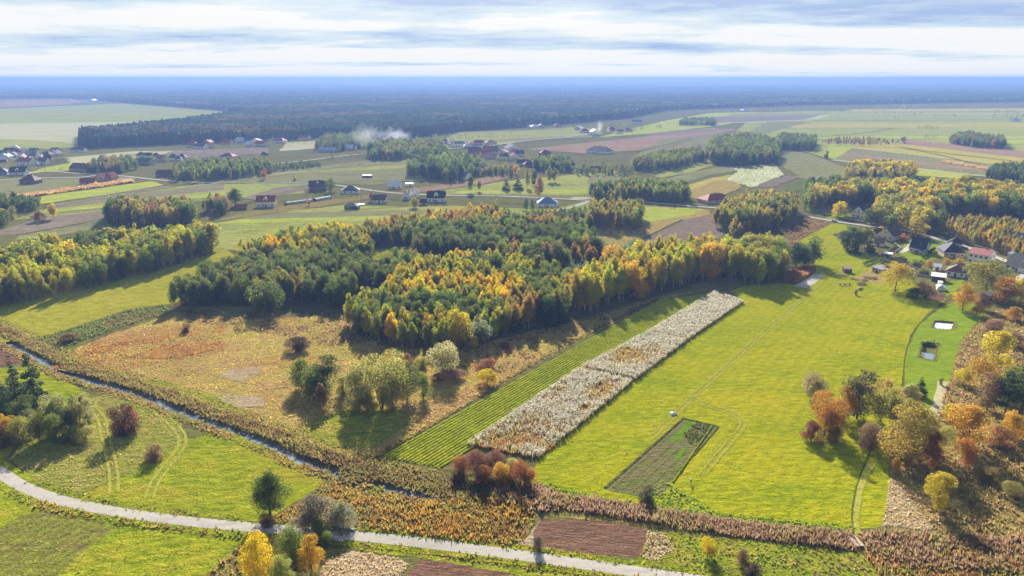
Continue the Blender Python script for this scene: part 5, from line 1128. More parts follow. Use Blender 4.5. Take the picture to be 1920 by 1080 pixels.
# the tall white seeding crop in three plots
def plume_crop(name, outline, patches, label, seed, dens=5.5):
    rng = np.random.default_rng(seed); P = pts_in(outline, dens, seed); n = len(P)
    W = np.array(pts_in(outline, dens, seed)); brown = np.zeros(n)
    for cx, cy, rx, ry in patches:                          # where the plumes are gone
        a, b = G(cx, cy); c, s = math.cos(A_STRIP), math.sin(A_STRIP); u = (P[:, 0] - a) * c + (P[:, 1] - b) * s; v = -(P[:, 0] - a) * s + (P[:, 1] - b) * c
        brown = np.maximum(brown, 1.35 - np.hypot(u / rx, v / ry) + (fbm(P[:, 0], P[:, 1], 5, 3) - .5) * 1.6)
    br = brown + rng.normal(size=n) * .36 > .42
    h = 1.05 + .7 * fbm(P[:, 0], P[:, 1], 4, seed) + .35 * rng.random(n) - br * .4
    stem = pick(P, [(.24, .21, .10), (.31, .26, .15), (.26, .24, .09)], 6, seed); stem[br] = pick(P[br], [(.24, .13, .055), (.32, .20, .08), (.27, .23, .06), (.30, .11, .05)], 5, seed + 2)
    parts = [blades(P, h, np.full(n, .26), stem, 4, .22, rng)]
    Q = P[~br]; hq = h[~br]; m_ = len(Q)
    for k in range(3):                                       # fluffy seed heads
        o = rng.normal(size=(m_, 2)) * .22; zc = hq * (.92 + .16 * rng.random(m_)); s = .07 + .085 * rng.random(m_)
        D = rng.normal(size=(m_, 3)); D /= np.linalg.norm(D, axis=1)[:, None]; U = np.cross(D, rng.normal(size=(m_, 3))); U /= np.linalg.norm(U, axis=1)[:, None]; Wv = np.cross(D, U)
        C = np.c_[Q + o, zc]; U *= s[:, None]; Wv *= s[:, None]
        V = np.stack([C - U, C - Wv + D * .08, C + U, C + Wv + D * .08], 1).reshape(-1, 3); b = (np.arange(m_) * 4)[:, None]
        F = np.r_[b + np.array([[0, 1, 2]]), b + np.array([[0, 2, 3]])]
        c = np.array([[.58, .545, .46]]) * (.7 + .5 * rng.random((m_, 1))); parts.append((V, F, np.r_[c, c]))
    return stuff(name, parts, label, 'crop')
plume_crop('white_crop', [(876, 836), (1010, 862), (1188, 717), (1084, 695)], [(972, 826, 13, 9), (935, 832, 8, 6), (1045, 740, 9, 3), (1130, 735, 8, 4), (1100, 770, 4, 2)], 'front plot of tall white seeding crop with rust brown bald patches', 71)
plume_crop('white_crop', [(1088, 691), (1192, 714), (1290, 640), (1215, 625)], [(1185, 672, 13, 9)], 'middle plot of tall white seeding crop with one wide brown patch', 72)
plume_crop('white_crop', [(1216, 624), (1291, 639), (1395, 568), (1340, 549)], [], 'far plot of dense white seeding crop ending below the birch row', 73)
# standing maize and the far pale crop
stuff('maize_plot', [tufts('', [(1462, 530), (1492, 506), (1530, 503), (1526, 513), (1490, 534)], 6, (1.8, 2.5), (.3, .5), [(.30, .13, .05), (.36, .17, .07)], '', '', 81, 6, None, 4, .2)], 'rust coloured block of standing maize at the meadow corner', 'maize')
stuff('maize_strip', [tufts('', [(-40, 378), (0, 372), (77, 362), (247, 337), (252, 342), (77, 367), (-40, 385)], 1.2, (1.8, 2.6), (.6, 1.0), [(.36, .21, .09), (.42, .26, .12)], '', '', 82, 20, None, 3, .2)], 'long narrow strip of dry maize in front of the red roofed farm', 'maize')
stuff('maize_strip', [tufts('', [(1765, 304), (1770, 301), (1858, 316), (1852, 320)], .5, (1.8, 2.6), (1, 1.6), [(.36, .24, .10), (.40, .27, .12)], '', '', 83, 20, None, 3, .2)], 'small strip of dry maize in the yellow field at the right', 'maize')
stuff('pale_crop_stand', [tufts('', [(1352, 306), (1390, 312), (1450, 308), (1470, 328), (1410, 352), (1362, 338), (1385, 322)], .55, (.9, 1.5), (.7, 1.2), [(.27, .29, .17), (.33, .34, .22)], '', '', 85, 20, None, 3, .3)], 'pale whitish standing crop in the plot below the round dark wood', 'crop')
stuff('pine_thicket', [tufts('', [(1000, 530), (1060, 502), (1200, 464), (1204, 478), (1130, 512), (1060, 545)], .5, (4.0, 7.0), (1.0, 2.0), [(.055, .085, .035), (.08, .11, .045)], '', '', 84, 12, None, 6, .25)], 'thicket of young dark pines behind the birch row', 'thicket')

# the striped field: every row a ridge of its own
def crop_rows():
    a0, a1, b1, b0 = [Vector(G(*p)) for p in ((714, 857), (1235, 563), (1342, 549), (828, 879))]
    field = sheet('striped_field', [tuple(a0), tuple(b0), tuple(Vector(G(884, 838))), tuple(Vector(G(1086, 691))), tuple(b1), tuple(a1)], MAT['weedy'], .10, .3, 2)
    m = field_mat('row_leaves', (.36, .40, .02), (.46, .45, .022), None, 12, 2, .5, None, .6, .9)
    n = 15; tri = GP([(714, 857), (828, 879), (884, 838), (1086, 691), (1342, 549), (1235, 563)])
    side = Vector(G(884, 838)); ax = (a1 - a0).normalized(); nr = Vector((ax.y, -ax.x)); wid = (b0 - a0).dot(nr)
    for r in range(n):
        off = wid * (r + .5) / n; s = np.arange(-12, (a1 - a0).length + 70, .8)
        P = np.array([tuple(a0 + ax * t + nr * off) for t in s]); P = P[inside(P, tri)]; k = len(P)
        if k < 4: continue
        hh = .20 + .18 * fbm(P[:, 0], P[:, 1], 2.2, r); w = wid / n * .31 + .12 * (vnoise(P[:, 0], P[:, 1], 1.5, r) - .5)
        N2 = np.array([nr.x, nr.y]); V = []
        for f, z in ((-1, .1), (-.65, .85), (0, 1), (.65, .8), (1, .1)): V.append(np.c_[P + N2 * (w * f)[:, None], .10 + hh * z])
        V = np.concatenate(V); V[:, 2] += (RNG.random(len(V)) - .5) * .12; i = np.arange(k - 1); F = np.concatenate([np.c_[j * k + i, (j + 1) * k + i, (j + 1) * k + i + 1, j * k + i + 1] for j in range(4)])
        link('crop_row', mesh_np('crop_row', V, F, m), field)
crop_rows()
def garden():
    """rows of vegetables, the dark hedge of weeds along the edge"""
    gm = field_mat('vegetable_leaves', (.24, .30, .02), (.32, .34, .03), None, 5, 1.2, .4, None, .6, 1.0)
    dm = field_mat('weed_ridge', (.15, .16, .03), (.19, .16, .05), None, 5, 1.2, .4, None, .7, 1.2)
    for (a, b, w, h, m, nm, lab) in (((1135, 915), (1281, 785), 1.1, .28, dm, 'weed_ridge', 'dark ridge of weeds along the left edge of the garden plot'), ((1262, 905), (1335, 800), .6, .45, gm, 'vegetable_row', 'bright yellow green vegetable row in the garden plot'),
                                ((1281, 785), (1347, 800), .7, .2, dm, 'weed_ridge', 'dark ridge of weeds along the top edge of the garden plot'), ((1347, 801), (1300, 855), .7, .2, dm, 'weed_ridge', 'dark ridge of weeds along the right edge of the garden plot')):
        P = resample([G(*a), G(*b)], .5); k = len(P); T = (P[-1] - P[0]) / np.linalg.norm(P[-1] - P[0]); N2 = np.array([-T[1], T[0]]); V = []
        hh = h * (.4 + 1.1 * fbm(P[:, 0], P[:, 1], 1.4, 3)); ww = w * (.7 + .6 * vnoise(P[:, 0], P[:, 1], 1.1, 7))
        for f, z in ((-.5, 0), (-.25, .8), (0, 1), (.25, .8), (.5, 0)): V.append(np.c_[P + N2 * (ww * f)[:, None], .07 + hh * z])
        V = np.concatenate(V); i = np.arange(k - 1); F = np.concatenate([np.c_[j * k + i + 1, (j + 1) * k + i + 1, (j + 1) * k + i, j * k + i] for j in range(4)])
        tag(link(nm, mesh_np(nm, V, F, m)), lab, 'plants')
    for (a, b, w, h) in (((1150, 915), (1262, 812), .5, .16), ((1168, 918), (1268, 826), .5, .15), ((1188, 922), (1276, 838), .5, .17), ((1208, 924), (1284, 850), .5, .16), ((1228, 924), (1292, 862), .5, .18)):
        P = resample([G(*a), G(*b)], .5); k = len(P); T = (P[-1] - P[0]) / np.linalg.norm(P[-1] - P[0]); N2 = np.array([-T[1], T[0]]); V = []
        hh = h * (.4 + 1.1 * fbm(P[:, 0], P[:, 1], 1.4, 3)); ww = w * (.7 + .6 * vnoise(P[:, 0], P[:, 1], 1.1, 7))
        for f, z in ((-.5, 0), (0, 1), (.5, 0)): V.append(np.c_[P + N2 * (ww * f)[:, None], .07 + hh * z])
        i = np.arange(k - 1); F = np.concatenate([np.c_[j * k + i + 1, (j + 1) * k + i + 1, (j + 1) * k + i, j * k + i] for j in range(2)])
        tag(link('soil_ridge', mesh_np('soil_ridge', np.concatenate(V), F, MAT['garden'])), kind='structure')
    P = pts_in([(1282, 815), (1308, 790), (1335, 800), (1318, 825), (1295, 835)], 2.0, 91)
    stuff('garden_weeds', [mk(P, (.3, .8), (.4, .7), [(.07, .09, .025), (.11, .12, .03)], 91, 4, 6, .6), mk(pts_in([(1210, 925), (1240, 900), (1330, 950), (1300, 962), (1225, 950)], 2, 92), (.2, .6), (.3, .6), [(.15, .24, .03), (.22, .28, .04)], 92, 4, 5, .6)], 'dark and light green weeds in and below the garden plot', 'weeds')
garden()
# ------------------------------------------------------------------ houses
W_WHITE = plain_mat('white_render', (.74, .72, .68), (.64, .62, .58), 1.2, .85); W_CREAM = plain_mat('cream_render', (.58, .50, .38), (.50, .42, .31), 1.2, .85)
W_TAN = plain_mat('tan_render', (.42, .31, .20), (.35, .26, .17), 1.2, .85); W_BRICK = plain_mat('brick_wall', (.24, .12, .08), (.18, .09, .065), 9, .9); W_GREY = plain_mat('grey_wall', (.34, .33, .31), (.27, .26, .25), 1.5, .85)
W_WOOD = plain_mat('dark_boards', (.085, .06, .05), (.055, .04, .035), 6, .85); W_SHED = plain_mat('pale_boards', (.40, .33, .26), (.33, .27, .21), 5, .85)
R_NAVY = plain_mat('navy_tiles', (.035, .038, .062), (.025, .028, .045), 3, .8, 0, .25); R_BLACK = plain_mat('graphite_tiles', (.032, .033, .038), (.022, .023, .027), 3, .8, 0, .25)
R_RED = plain_mat('red_tiles', (.33, .07, .05), (.25, .055, .04), 3, .8, 0, .25); R_PINK = plain_mat('faded_red_tiles', (.36, .13, .11), (.29, .10, .085), 3, .8, 0, .25); R_BROWN = plain_mat('brown_tiles', (.15, .07, .055), (.11, .055, .045), 3, .8, 0, .25)
R_PURP = plain_mat('purple_brown_tiles', (.105, .065, .085), (.08, .05, .065), 3, .8, 0, .25); R_GREY = plain_mat('grey_tiles', (.13, .14, .165), (.10, .11, .13), 3, .8, 0, .25); R_TURQ = plain_mat('turquoise_sheet', (.05, .36, .30), (.04, .28, .24), 3, .8, 0, .25)
R_WHITE = plain_mat('white_sheet', (.68, .70, .72), (.58, .60, .62), 2, .45, 0, .5); R_BLUE = plain_mat('blue_sheet', (.13, .22, .42), (.10, .17, .34), 2, .4, 0, .5)
GLASS = plain_mat('window_glass', (.03, .035, .045), (.02, .025, .03), 2, .12, 0, .6); FRAME = plain_mat('white_frame', (.7, .7, .68), None, 3, .5); FRAME_D = plain_mat('brown_frame', (.12, .07, .04), None, 3, .6)
DOOR = plain_mat('brown_door', (.14, .08, .05), None, 3, .6); CHIM = plain_mat('chimney_brick', (.22, .11, .08), None, 8, .9); METAL = plain_mat('dark_metal', (.10, .10, .11), None, 4, .5); WOODP = plain_mat('weathered_wood', (.25, .21, .17), (.17, .14, .11), 6, .9)
CONC = plain_mat('concrete', (.36, .34, .31), (.28, .27, .25), 3, .9)
def box_mesh(name, x0, x1, y0, y1, z0, z1, mat): m = MB().box(x0, x1, y0, y1, z0, z1); return mesh_py(name, m.V, m.F, mat)
def house(A, B_, d, wh, rh, roof, wm, rm, label, cols=3, door=True, chimney=True, over=.5, wins=True, dormer=False, name='house', cat='house', frame=None, group=None, porch=False, th=.18):
    a = Vector(G(*A)); b = Vector(G(*B_)); w = (b - a).length; mid = (a + b) / 2; rz = math.atan2(b.y - a.y, b.x - a.x)
    r = empty(name, (mid.x, mid.y, 0), rz); tag(r, label, cat, group); x = w / 2; far = mid.length > 620; frame = frame or FRAME
    m = MB()
    if roof == 'x':
        m.poly([(-x, 0, 0), (x, 0, 0), (x, 0, wh), (-x, 0, wh)]); m.poly([(x, d, 0), (-x, d, 0), (-x, d, wh), (x, d, wh)])
        for s in (-1, 1):
            p = [(s * x, 0, 0), (s * x, d, 0), (s * x, d, wh), (s * x, d / 2, wh + rh), (s * x, 0, wh)]; m.poly(p if s > 0 else p[::-1])
    elif roof == 'y':
        for yy in (0, d):
            p = [(-x, yy, 0), (x, yy, 0), (x, yy, wh), (0, yy, wh + rh), (-x, yy, wh)]; m.poly(p if yy == 0 else p[::-1])
        for s in (-1, 1):
            p = [(s * x, 0, 0), (s * x, d, 0), (s * x, d, wh), (s * x, 0, wh)]; m.poly(p if s > 0 else p[::-1])
    else: m.box(-x, x, 0, d, 0, wh)
    m.build('wall', wm, r)
    o = over; rf = MB(); k = rh / (d / 2); kx = rh / x
    if roof == 'x':
        for s0, s1 in ((-o, d / 2), (d + o, d / 2)): rf.slab([(-x - o, s0, wh - k * o + .12), (x + o, s0, wh - k * o + .12), (x + o, s1, wh + rh + .12), (-x - o, s1, wh + rh + .12)], th)
        ridge = (w * .12, d / 2 + .6, wh + rh)
    elif roof == 'y':
        for s in (-1, 1): rf.slab([(s * (x + o), -o, wh - kx * o + .12), (s * (x + o), d + o, wh - kx * o + .12), (0, d + o, wh + rh + .12), (0, -o, wh + rh + .12)], th)
        ridge = (.8, d * .6, wh + rh)
    elif roof == 'hip':
        q = min(x, d / 2) * .95; h0 = wh - .1
        c = [(-x - o, -o, h0), (x + o, -o, h0), (x + o, d + o, h0), (-x - o, d + o, h0)]; e0, e1 = ((-x + q, d / 2, wh + rh), (x - q, d / 2, wh + rh)) if w >= d else ((0, q, wh + rh), (0, d - q, wh + rh))
        if w >= d:
            for p in ([c[0], c[1], e1, e0], [c[1], c[2], e1], [c[2], c[3], e0, e1], [c[3], c[0], e0]): rf.slab(p, th)
        else:
            for p in ([c[0], c[1], e0], [c[1], c[2], e1, e0], [c[2], c[3], e1], [c[3], c[0], e0, e1]): rf.slab(p, th)
        ridge = (0, d / 2 + .4, wh + rh - .2)
    else:                                                   # flat, slightly tilted
        rf.slab([(-x - o, -o, wh + .1), (x + o, -o, wh + .1), (x + o, d + o, wh + .1 + rh), (-x - o, d + o, wh + .1 + rh)], th); ridge = None
    ro = rf.build('roof', rm, r)
    if chimney and ridge and not (far and w < 8):
        link('chimney', box_mesh('chimney', -.35, .35, -.35, .35, -1.2, .9, CHIM), ro, loc=ridge)
    if wins:
        def win(cx, cz, face, ww=1.15, hh=1.3):
            f = box_mesh('window', -ww / 2, ww / 2, -.05, .03, -hh / 2, hh / 2, frame); g = box_mesh('pane', -ww / 2 + .09, ww / 2 - .09, -.062, -.045, -hh / 2 + .09, hh / 2 - .09, GLASS)
            loc, rot = {'f': ((cx, 0, cz), 0), 'l': ((-x, cx, cz), -math.pi / 2), 'r': ((x, cx, cz), math.pi / 2)}[face]
            wo = link('window', f, r, loc, rot); link('pane', g, wo)
        st = 2 if wh > 4.4 else 1
        for s in range(st):
            for c in range(cols):
                cx = -x + w * (c + .5) / cols
                if door and s == 0 and c == cols // 2: continue
                win(cx, 1.6 + 2.8 * s, 'f', min(1.4, w / cols * .6))
            if not far:
                for f in ('l', 'r'):
                    for t in (.3, .7): win(d * t, 1.6 + 2.8 * s, f)
        if roof == 'y' and rh > 2 and not far: win(0, wh + rh * .35, 'f', 1.2, 1.2)
        if roof == 'x' and rh > 3 and not far:
            for f in ('l', 'r'): win(d * .5, wh + rh * .3, f, 1.1, 1.1)
            wo = link('roof_window', box_mesh('roof_window', -.4, .4, -.55, .55, 0, .06, frame), ro, (w * .1, d * .22, wh + rh * .44 + .16)); wo.rotation_euler = (math.atan(k), 0, 0)
            link('pane', box_mesh('pane', -.32, .32, -.46, .46, .05, .075, GLASS), wo)
    if door:
        dr = link('door', box_mesh('door', -.55, .55, -.06, .03, .05, 2.15, DOOR), r, (0, 0, 0))
        if not far: link('handle', box_mesh('handle', .38, .44, -.1, -.055, 1.0, 1.12, METAL), dr)
    if dormer:
        dm = MB(); dw = 1.6; y0 = d * .08; zt = wh + rh * .75
        dm.box(-dw, dw, y0, d / 2, wh, zt - .8); dm.poly([(-dw, y0 - .01, zt - .8), (dw, y0 - .01, zt - .8), (0, y0 - .01, zt + .2)]); do = dm.build('dormer', wm, r)
        q = MB()
        for s in (-1, 1): q.slab([(s * (dw + .3), y0 - .35, zt - .9), (s * (dw + .3), d / 2, zt - .9), (0, d / 2, zt + .35), (0, y0 - .35, zt + .35)], .12)
        q.build('dormer_roof', rm, do); link('pane', box_mesh('pane', -.6, .6, y0 - .04, y0 + .02, wh + .3, zt - 1.0, GLASS), do)
    if porch:
        pm = MB().slab([(-x, -2.6, wh - .75), (x * .9, -2.6, wh - .75), (x * .9, -.3, wh + .05), (-x, -.3, wh + .05)], .12); pm.build('porch_roof', rm, r)
        for q in (-x + .2, 0, x * .9 - .2): link('porch_post', box_mesh('porch_post', -.08, .08, -.08, .08, 0, wh - .75, WOODP), r, (q, -2.4, 0))
    return r
H = house
H((1596, 407), (1621, 412), 11, 4.6, 4.4, 'y', W_WHITE, R_NAVY, 'white gabled house with dark blue roof and balcony above the road', 3, dormer=False)
H((1643.5, 447.5), (1674, 452.6), 13, 3.4, 4.6, 'y', W_CREAM, R_PURP, 'big cream gabled house with purple brown roof', 3, False)
H((1629, 443), (1643, 446), 7, 2.6, 2.6, 'y', W_CREAM, R_BROWN, 'low cream outbuilding left of the big cream house', 1)
H((1638, 461), (1655, 463.5), 6, 2.5, 2.2, 'x', W_WHITE, R_BROWN, 'small white outbuilding with brown roof below the cream house', 2)
H((1704.5, 473), (1733, 477), 11.5, 3.2, 5.4, 'x', W_WHITE, R_NAVY, 'white house with steep navy roof and front porch on a lawn', 4, porch=True)
H((1656, 483), (1672, 484.5), 4, 2.4, .15, 'flat', W_SHED, R_WHITE, 'small shed with flat white roof beside the lawn', 2, True, False, .3, name='shed', cat='shed')
H((1769, 482), (1808, 484), 13, 3.2, 4.6, 'hip', W_TAN, R_NAVY, 'tan house with dark hipped roof left of the white red roofed house', 4)
H((1776, 463), (1800, 466), 8, 3, 3, 'hip', W_GREY, R_BLACK, 'dark hipped annex behind the tan house', 3)
H((1813.5, 492.5), (1851, 499), 11, 5.9, 2.3, 'x', W_WHITE, R_PINK, 'two storey white house with faded red roof', 4)
H((1772.5, 517), (1808, 522), 10, 2.9, 3.0, 'hip', W_WHITE, R_BROWN, 'low white house with brown hipped roof in front of the gardens', 3)
H((1884, 504), (1926, 515), 11, 3.2, 5.6, 'x', W_WHITE, R_BLACK, 'white house with broad graphite roof at the right edge', 4)
H((1888, 486), (1935, 494), 10, 3.4, .6, 'flat', W_GREY, R_GREY, 'long grey flat roofed building behind the graphite roof', 4, True, False)
H((1897, 461), (1916, 463), 9, 4.0, 3.2, 'x', W_BRICK, R_TURQ, 'brick house with turquoise roof at the wood edge', 2)
H((1746, 527), (1771, 530), 5.5, 2.7, .7, 'flat', W_WOOD, R_WHITE, 'open carport with pale sheet roof beside the low white house', 1, False, False, .4, False, name='carport', cat='shed')
H((1757, 545), (1772, 546.5), 4.5, 1.7, 1.2, 'hip', W_WHITE, R_WHITE, 'small white garden gazebo by the vegetable bed', 1, False, False, .3, False, name='gazebo', cat='gazebo')
H((1760, 534), (1768, 534.5), 2.0, 1.2, .4, 'flat', W_WHITE, R_WHITE, 'tiny white hut between carport and gazebo', 1, False, False, .1, False, name='hut', cat='shed')
H((1750, 507), (1764, 508.5), 5, 2.2, 1.2, 'x', W_WHITE, R_WHITE, 'white shed with pale roof left of the low brown roofed house', 1, True, False, .2, name='shed', cat='shed')
H((1702, 513), (1719, 515), 5, 2.4, 1.3, 'x', W_WHITE, R_GREY, 'white shed with grey roof behind the garden wall', 2, True, False, .3, name='shed', cat='shed')
H((1674, 496), (1696, 499), 5, 2.3, 1.6, 'x', W_WOOD, R_BROWN, 'dark brown roofed shed half hidden by the big yellow tree', 2, True, False, .3, name='shed', cat='shed')
H((1634, 509), (1652, 515), 6, 2.6, .7, 'flat', W_SHED, R_GREY, 'plank barn with grey lean to roof in the log yard', 2, True, False, .4, name='barn', cat='barn')
H((1583, 512), (1597, 512.5), 4.5, 2.2, .5, 'flat', W_WOOD, R_BROWN, 'dark little hut among heaps in the log yard', 1, True, False, .2, name='hut', cat='shed')
H((1845, 562), (1857, 564), 3.5, 2.6, 1.0, 'x', W_WOOD, R_WHITE, 'little white roofed cabin among the orange trees', 1, True, False, .3, name='cabin', cat='shed')
# along the gravel road
H((579.5, 359), (611, 358.5), 11, 4.8, 4.4, 'x', W_BRICK, R_PURP, 'unfinished brown brick house with dark roof by the gravel road', 3, dormer=True, frame=FRAME_D)
H((641, 364), (674, 363), 12, 2.8, 3.8, 'hip', W_WHITE, R_GREY, 'white bungalow with grey hipped roof by the gravel road', 3)
H((727, 354.5), (751, 354.5), 9, 4.0, 3.0, 'x', W_WHITE, R_WHITE, 'white modern barn house with white roof beyond the gravel road', 4)
H((762, 350), (775, 349.5), 5, 2.8, .2, 'flat', W_WHITE, R_WHITE, 'small white box building right of the white barn house', 1, True, False, .1)
H((699, 381), (722, 381), 11, 2.8, 3.6, 'x', W_WHITE, R_PURP, 'white bungalow with dark purple roof below the gravel road', 3)
H((754, 374), (770, 374.5), 9, 3.4, 3.6, 'y', W_WHITE, R_GREY, 'small white gabled house left of the black roofed one', 2)
H((771, 370), (787, 369.5), 9, 3.6, 4.0, 'y', W_WHITE, R_BLACK, 'white gabled house with dark roof behind the small white one', 2)
H((801, 379), (834, 379), 11, 3.8, 4.8, 'x', W_WHITE, R_BLACK, 'white house with black roof and front gable by the gravel road', 4, dormer=True)
H((789, 386), (801, 385.5), 7, 2.6, 2.4, 'x', W_GREY, R_NAVY, 'dark garage in front of the black roofed white house', 1, True, False)
H((646, 393), (669.5, 393.5), 7, 2.9, 2.0, 'hip', W_WOOD, R_GREY, 'dark wooden hut with grey hipped roof alone in the field', 2, True, False, .6, name='hut', cat='hut')
H((679, 333.5), (694, 334.5), 4, 2.8, .2, 'flat', W_WOOD, R_WHITE, 'dark container with white roof in the green field', 2, True, False, .1, name='container', cat='container')
H((1008, 389), (1046, 389), 13, 3.0, 4.4, 'hip', W_WHITE, R_BLUE, 'white house with bright blue hipped roof by the gravel road', 4)
H((1326, 383), (1374, 380), 15, 3.0, 4.4, 'hip', W_CREAM, R_RED, 'cream house with wide red hipped roof', 4)
H((481, 389), (515, 388.5), 10, 4.8, 4.0, 'x', W_WHITE, R_RED, 'white house with red roof and dormer in the left fields', 4, dormer=True)
H((441, 394.5), (463, 393.5), 7, 2.3, 1.9, 'x', W_BRICK, R_RED, 'low garage with red roof left of the white red roofed house', 2, True, False)
H((848, 336), (873, 338), 10, 3.6, 4.2, 'x', W_WHITE, R_BLUE, 'white house with blue roof against the village wood', 3)
H((891, 321), (904, 322.5), 12, 3.6, 4.6, 'y', W_WHITE, R_BLUE, 'white gabled house with blue roof behind the village wood', 2)
H((1053, 316), (1066, 317), 16, 3.4, 4.6, 'y', W_WHITE, R_BLACK, 'white gabled house with black roof at the right end of the village', 2)
H((1098, 287), (1137, 290), 18, 4.0, 6.0, 'hip', W_WHITE, R_NAVY, 'white villa with dark hipped roof standing alone beyond the village', 4)
H((954, 284), (974, 283), 16, 4.5, 5.5, 'y', W_WHITE, R_BLACK, 'large white gabled house with black roof in the upper village', 3)
H((17, 329), (47, 328.5), 11, 3.6, 4.6, 'x', W_WHITE, R_NAVY, 'white house with dark roof beside the lane at the left edge', 4, dormer=True)
H((31, 311), (56, 311.5), 12, 5.4, 3.6, 'x', W_WHITE, R_PINK, 'tall white house with faded red roof in the left village', 4)
H((-12, 329), (14, 328), 12, 3.2, 4.4, 'hip', W_GREY, R_GREY, 'grey house cut by the left edge', 3)
H((37, 345.5), (66, 345.5), 12, 3.6, 5.0, 'hip', W_BRICK, R_BROWN, 'dark red barn with hipped roof in the left fields', 2, chimney=False, name='barn', cat='barn')
H((150, 346.5), (178, 345.5), 9, 2.7, 3.2, 'x', W_TAN, R_RED, 'small tan house with red roof at the maize strip', 3)
H((192, 341.5), (223, 337.5), 11, 3.4, 4.6, 'x', W_TAN, R_RED, 'larger tan farmhouse with red roof at the maize strip', 4, dormer=True)
H((130, 321), (161, 323), 13, 3.6, 5.2, 'x', W_TAN, R_BROWN, 'brown farmhouse behind the lane on the left', 3)
H((132, 285), (156, 285), 12, 3.0, 3.0, 'x', W_WHITE, R_BLACK, 'long low white building at the corner of the pine wood', 4)
H((292, 332), (326, 332), 11, 3.2, 3.8, 'x', W_BRICK, R_BROWN, 'low brown house at the left end of the dark tree belt', 3)
# village houses too small to show more than walls, roof and a few windows: x, row, width px, wall, roof
FARV = [(8, 300, 16, W_WHITE, R_BLUE), (24, 296, 14, W_GREY, R_NAVY), (40, 302, 15, W_WHITE, R_PINK), (60, 298, 16, W_WHITE, R_GREY), (52, 305, 14, W_CREAM, R_RED), (74, 301, 14, W_WHITE, R_BROWN), (84, 296, 18, W_GREY, R_BROWN), (100, 293, 16, W_CREAM, R_PURP), (78, 309, 16, W_WHITE, R_GREY), (14, 288, 18, W_CREAM, R_NAVY), (30, 284, 16, W_WHITE, R_BLUE), (62, 287, 16, W_GREY, R_GREY),
        (358, 276, 18, W_CREAM, R_RED), (372, 279, 18, W_WHITE, R_BROWN), (395, 278, 16, W_CREAM, R_PINK), (422, 271, 16, W_CREAM, R_RED), (447, 267, 16, W_WHITE, R_WHITE), (478, 269, 22, W_WHITE, R_GREY), (500, 264, 16, W_WHITE, R_BROWN), (520, 269, 22, W_CREAM, R_PINK), (568, 263, 18, W_CREAM, R_RED), (496, 296, 16, W_GREY, R_BLACK),
        (275, 297, 16, W_WHITE, R_NAVY), (290, 300, 14, W_WHITE, R_BLACK), (306, 303, 16, W_WHITE, R_PINK), (322, 301, 14, W_CREAM, R_PURP), (340, 300, 16, W_CREAM, R_BROWN), (424, 298, 26, W_WHITE, R_RED), (268, 310, 22, W_GREY, R_GREY), (612, 286, 30, W_GREY, R_BLUE), (648, 281, 20, W_WHITE, R_WHITE),
        (826, 278, 24, W_CREAM, R_PURP), (862, 275, 18, W_WHITE, R_GREY), (878, 278, 14, W_WHITE, R_WHITE), (896, 273, 16, W_CREAM, R_RED), (922, 272, 20, W_CREAM, R_BROWN), (890, 288, 24, W_BRICK, R_BROWN), (918, 286, 26, W_BRICK, R_PINK), (920, 298, 22, W_CREAM, R_RED), (946, 300, 20, W_WHITE, R_PURP), (978, 312, 18, W_CREAM, R_NAVY), (994, 314, 20, W_BRICK, R_PURP), (940, 290, 18, W_CREAM, R_BROWN), (1024, 292, 18, W_BRICK, R_BROWN), (1118, 324, 16, W_BRICK, R_BROWN),
        (866, 241, 16, W_WHITE, R_BLUE), (880, 240, 12, W_WHITE, R_GREY), (984, 238, 14, W_WHITE, R_GREY), (1004, 240, 12, W_WHITE, R_WHITE), (1096, 250, 18, W_CREAM, R_PURP), (1110, 254, 18, W_WHITE, R_BLACK), (1148, 250, 12, W_CREAM, R_RED), (1164, 251, 12, W_WHITE, R_BROWN), (1180, 248, 14, W_CREAM, R_BROWN), (1194, 232, 18, W_WHITE, R_GREY), (1372, 210, 10, W_WHITE, R_GREY), (1400, 209, 12, W_WHITE, R_BLUE), (1908, 228, 12, W_WHITE, R_BLUE), (130, 190, 10, W_WHITE, R_GREY), (180, 189, 10, W_WHITE, R_WHITE)]
rv = random.Random(4)
for cx, cy, sx, sy, n in ((55, 296, 60, 9, 14), (300, 302, 42, 4, 6), (450, 271, 90, 4, 9), (870, 273, 60, 4, 8), (930, 294, 46, 7, 10), (1010, 308, 40, 5, 5), (640, 277, 40, 4, 4), (1130, 248, 50, 4, 5), (1000, 238, 60, 2, 5)):
    for k in range(n):
        x, y = cx + rv.uniform(-sx, sx), cy + rv.uniform(-sy, sy)
        if all(abs(x - f[0]) > 11 or abs(y - f[1]) > 3 for f in FARV): FARV.append((x, y, rv.uniform(9, 15), rv.choice([W_WHITE, W_WHITE, W_CREAM, W_GREY, W_BRICK]), rv.choice([R_RED, R_PINK, R_BROWN, R_GREY, R_WHITE, R_NAVY, R_RED, R_PURP])))
def region(x, y): 
    if x < 130 and y > 270: return 'in the cluster at the left edge'
    if x < 600 and y < 282 and x > 330: return 'in the row below the pine wood'
    if x < 500 and y > 282: return 'in the hamlet before the dark tilled field'
    if x < 700 and y > 250: return 'by the smoke at the forest edge'
    if x < 1130 and y > 268: return 'in the village right of the smoke'
    if x < 1250 and y > 220: return 'along the far edge of the forest'
    return 'on the far plain near the forest'
rn = {R_BLUE: 'blue', R_NAVY: 'dark blue', R_PINK: 'faded red', R_GREY: 'grey', R_RED: 'red', R_BROWN: 'brown', R_PURP: 'purple brown', R_WHITE: 'white', R_BLACK: 'black'}; wn = {W_WHITE: 'white', W_GREY: 'grey', W_CREAM: 'cream', W_BRICK: 'brick'}
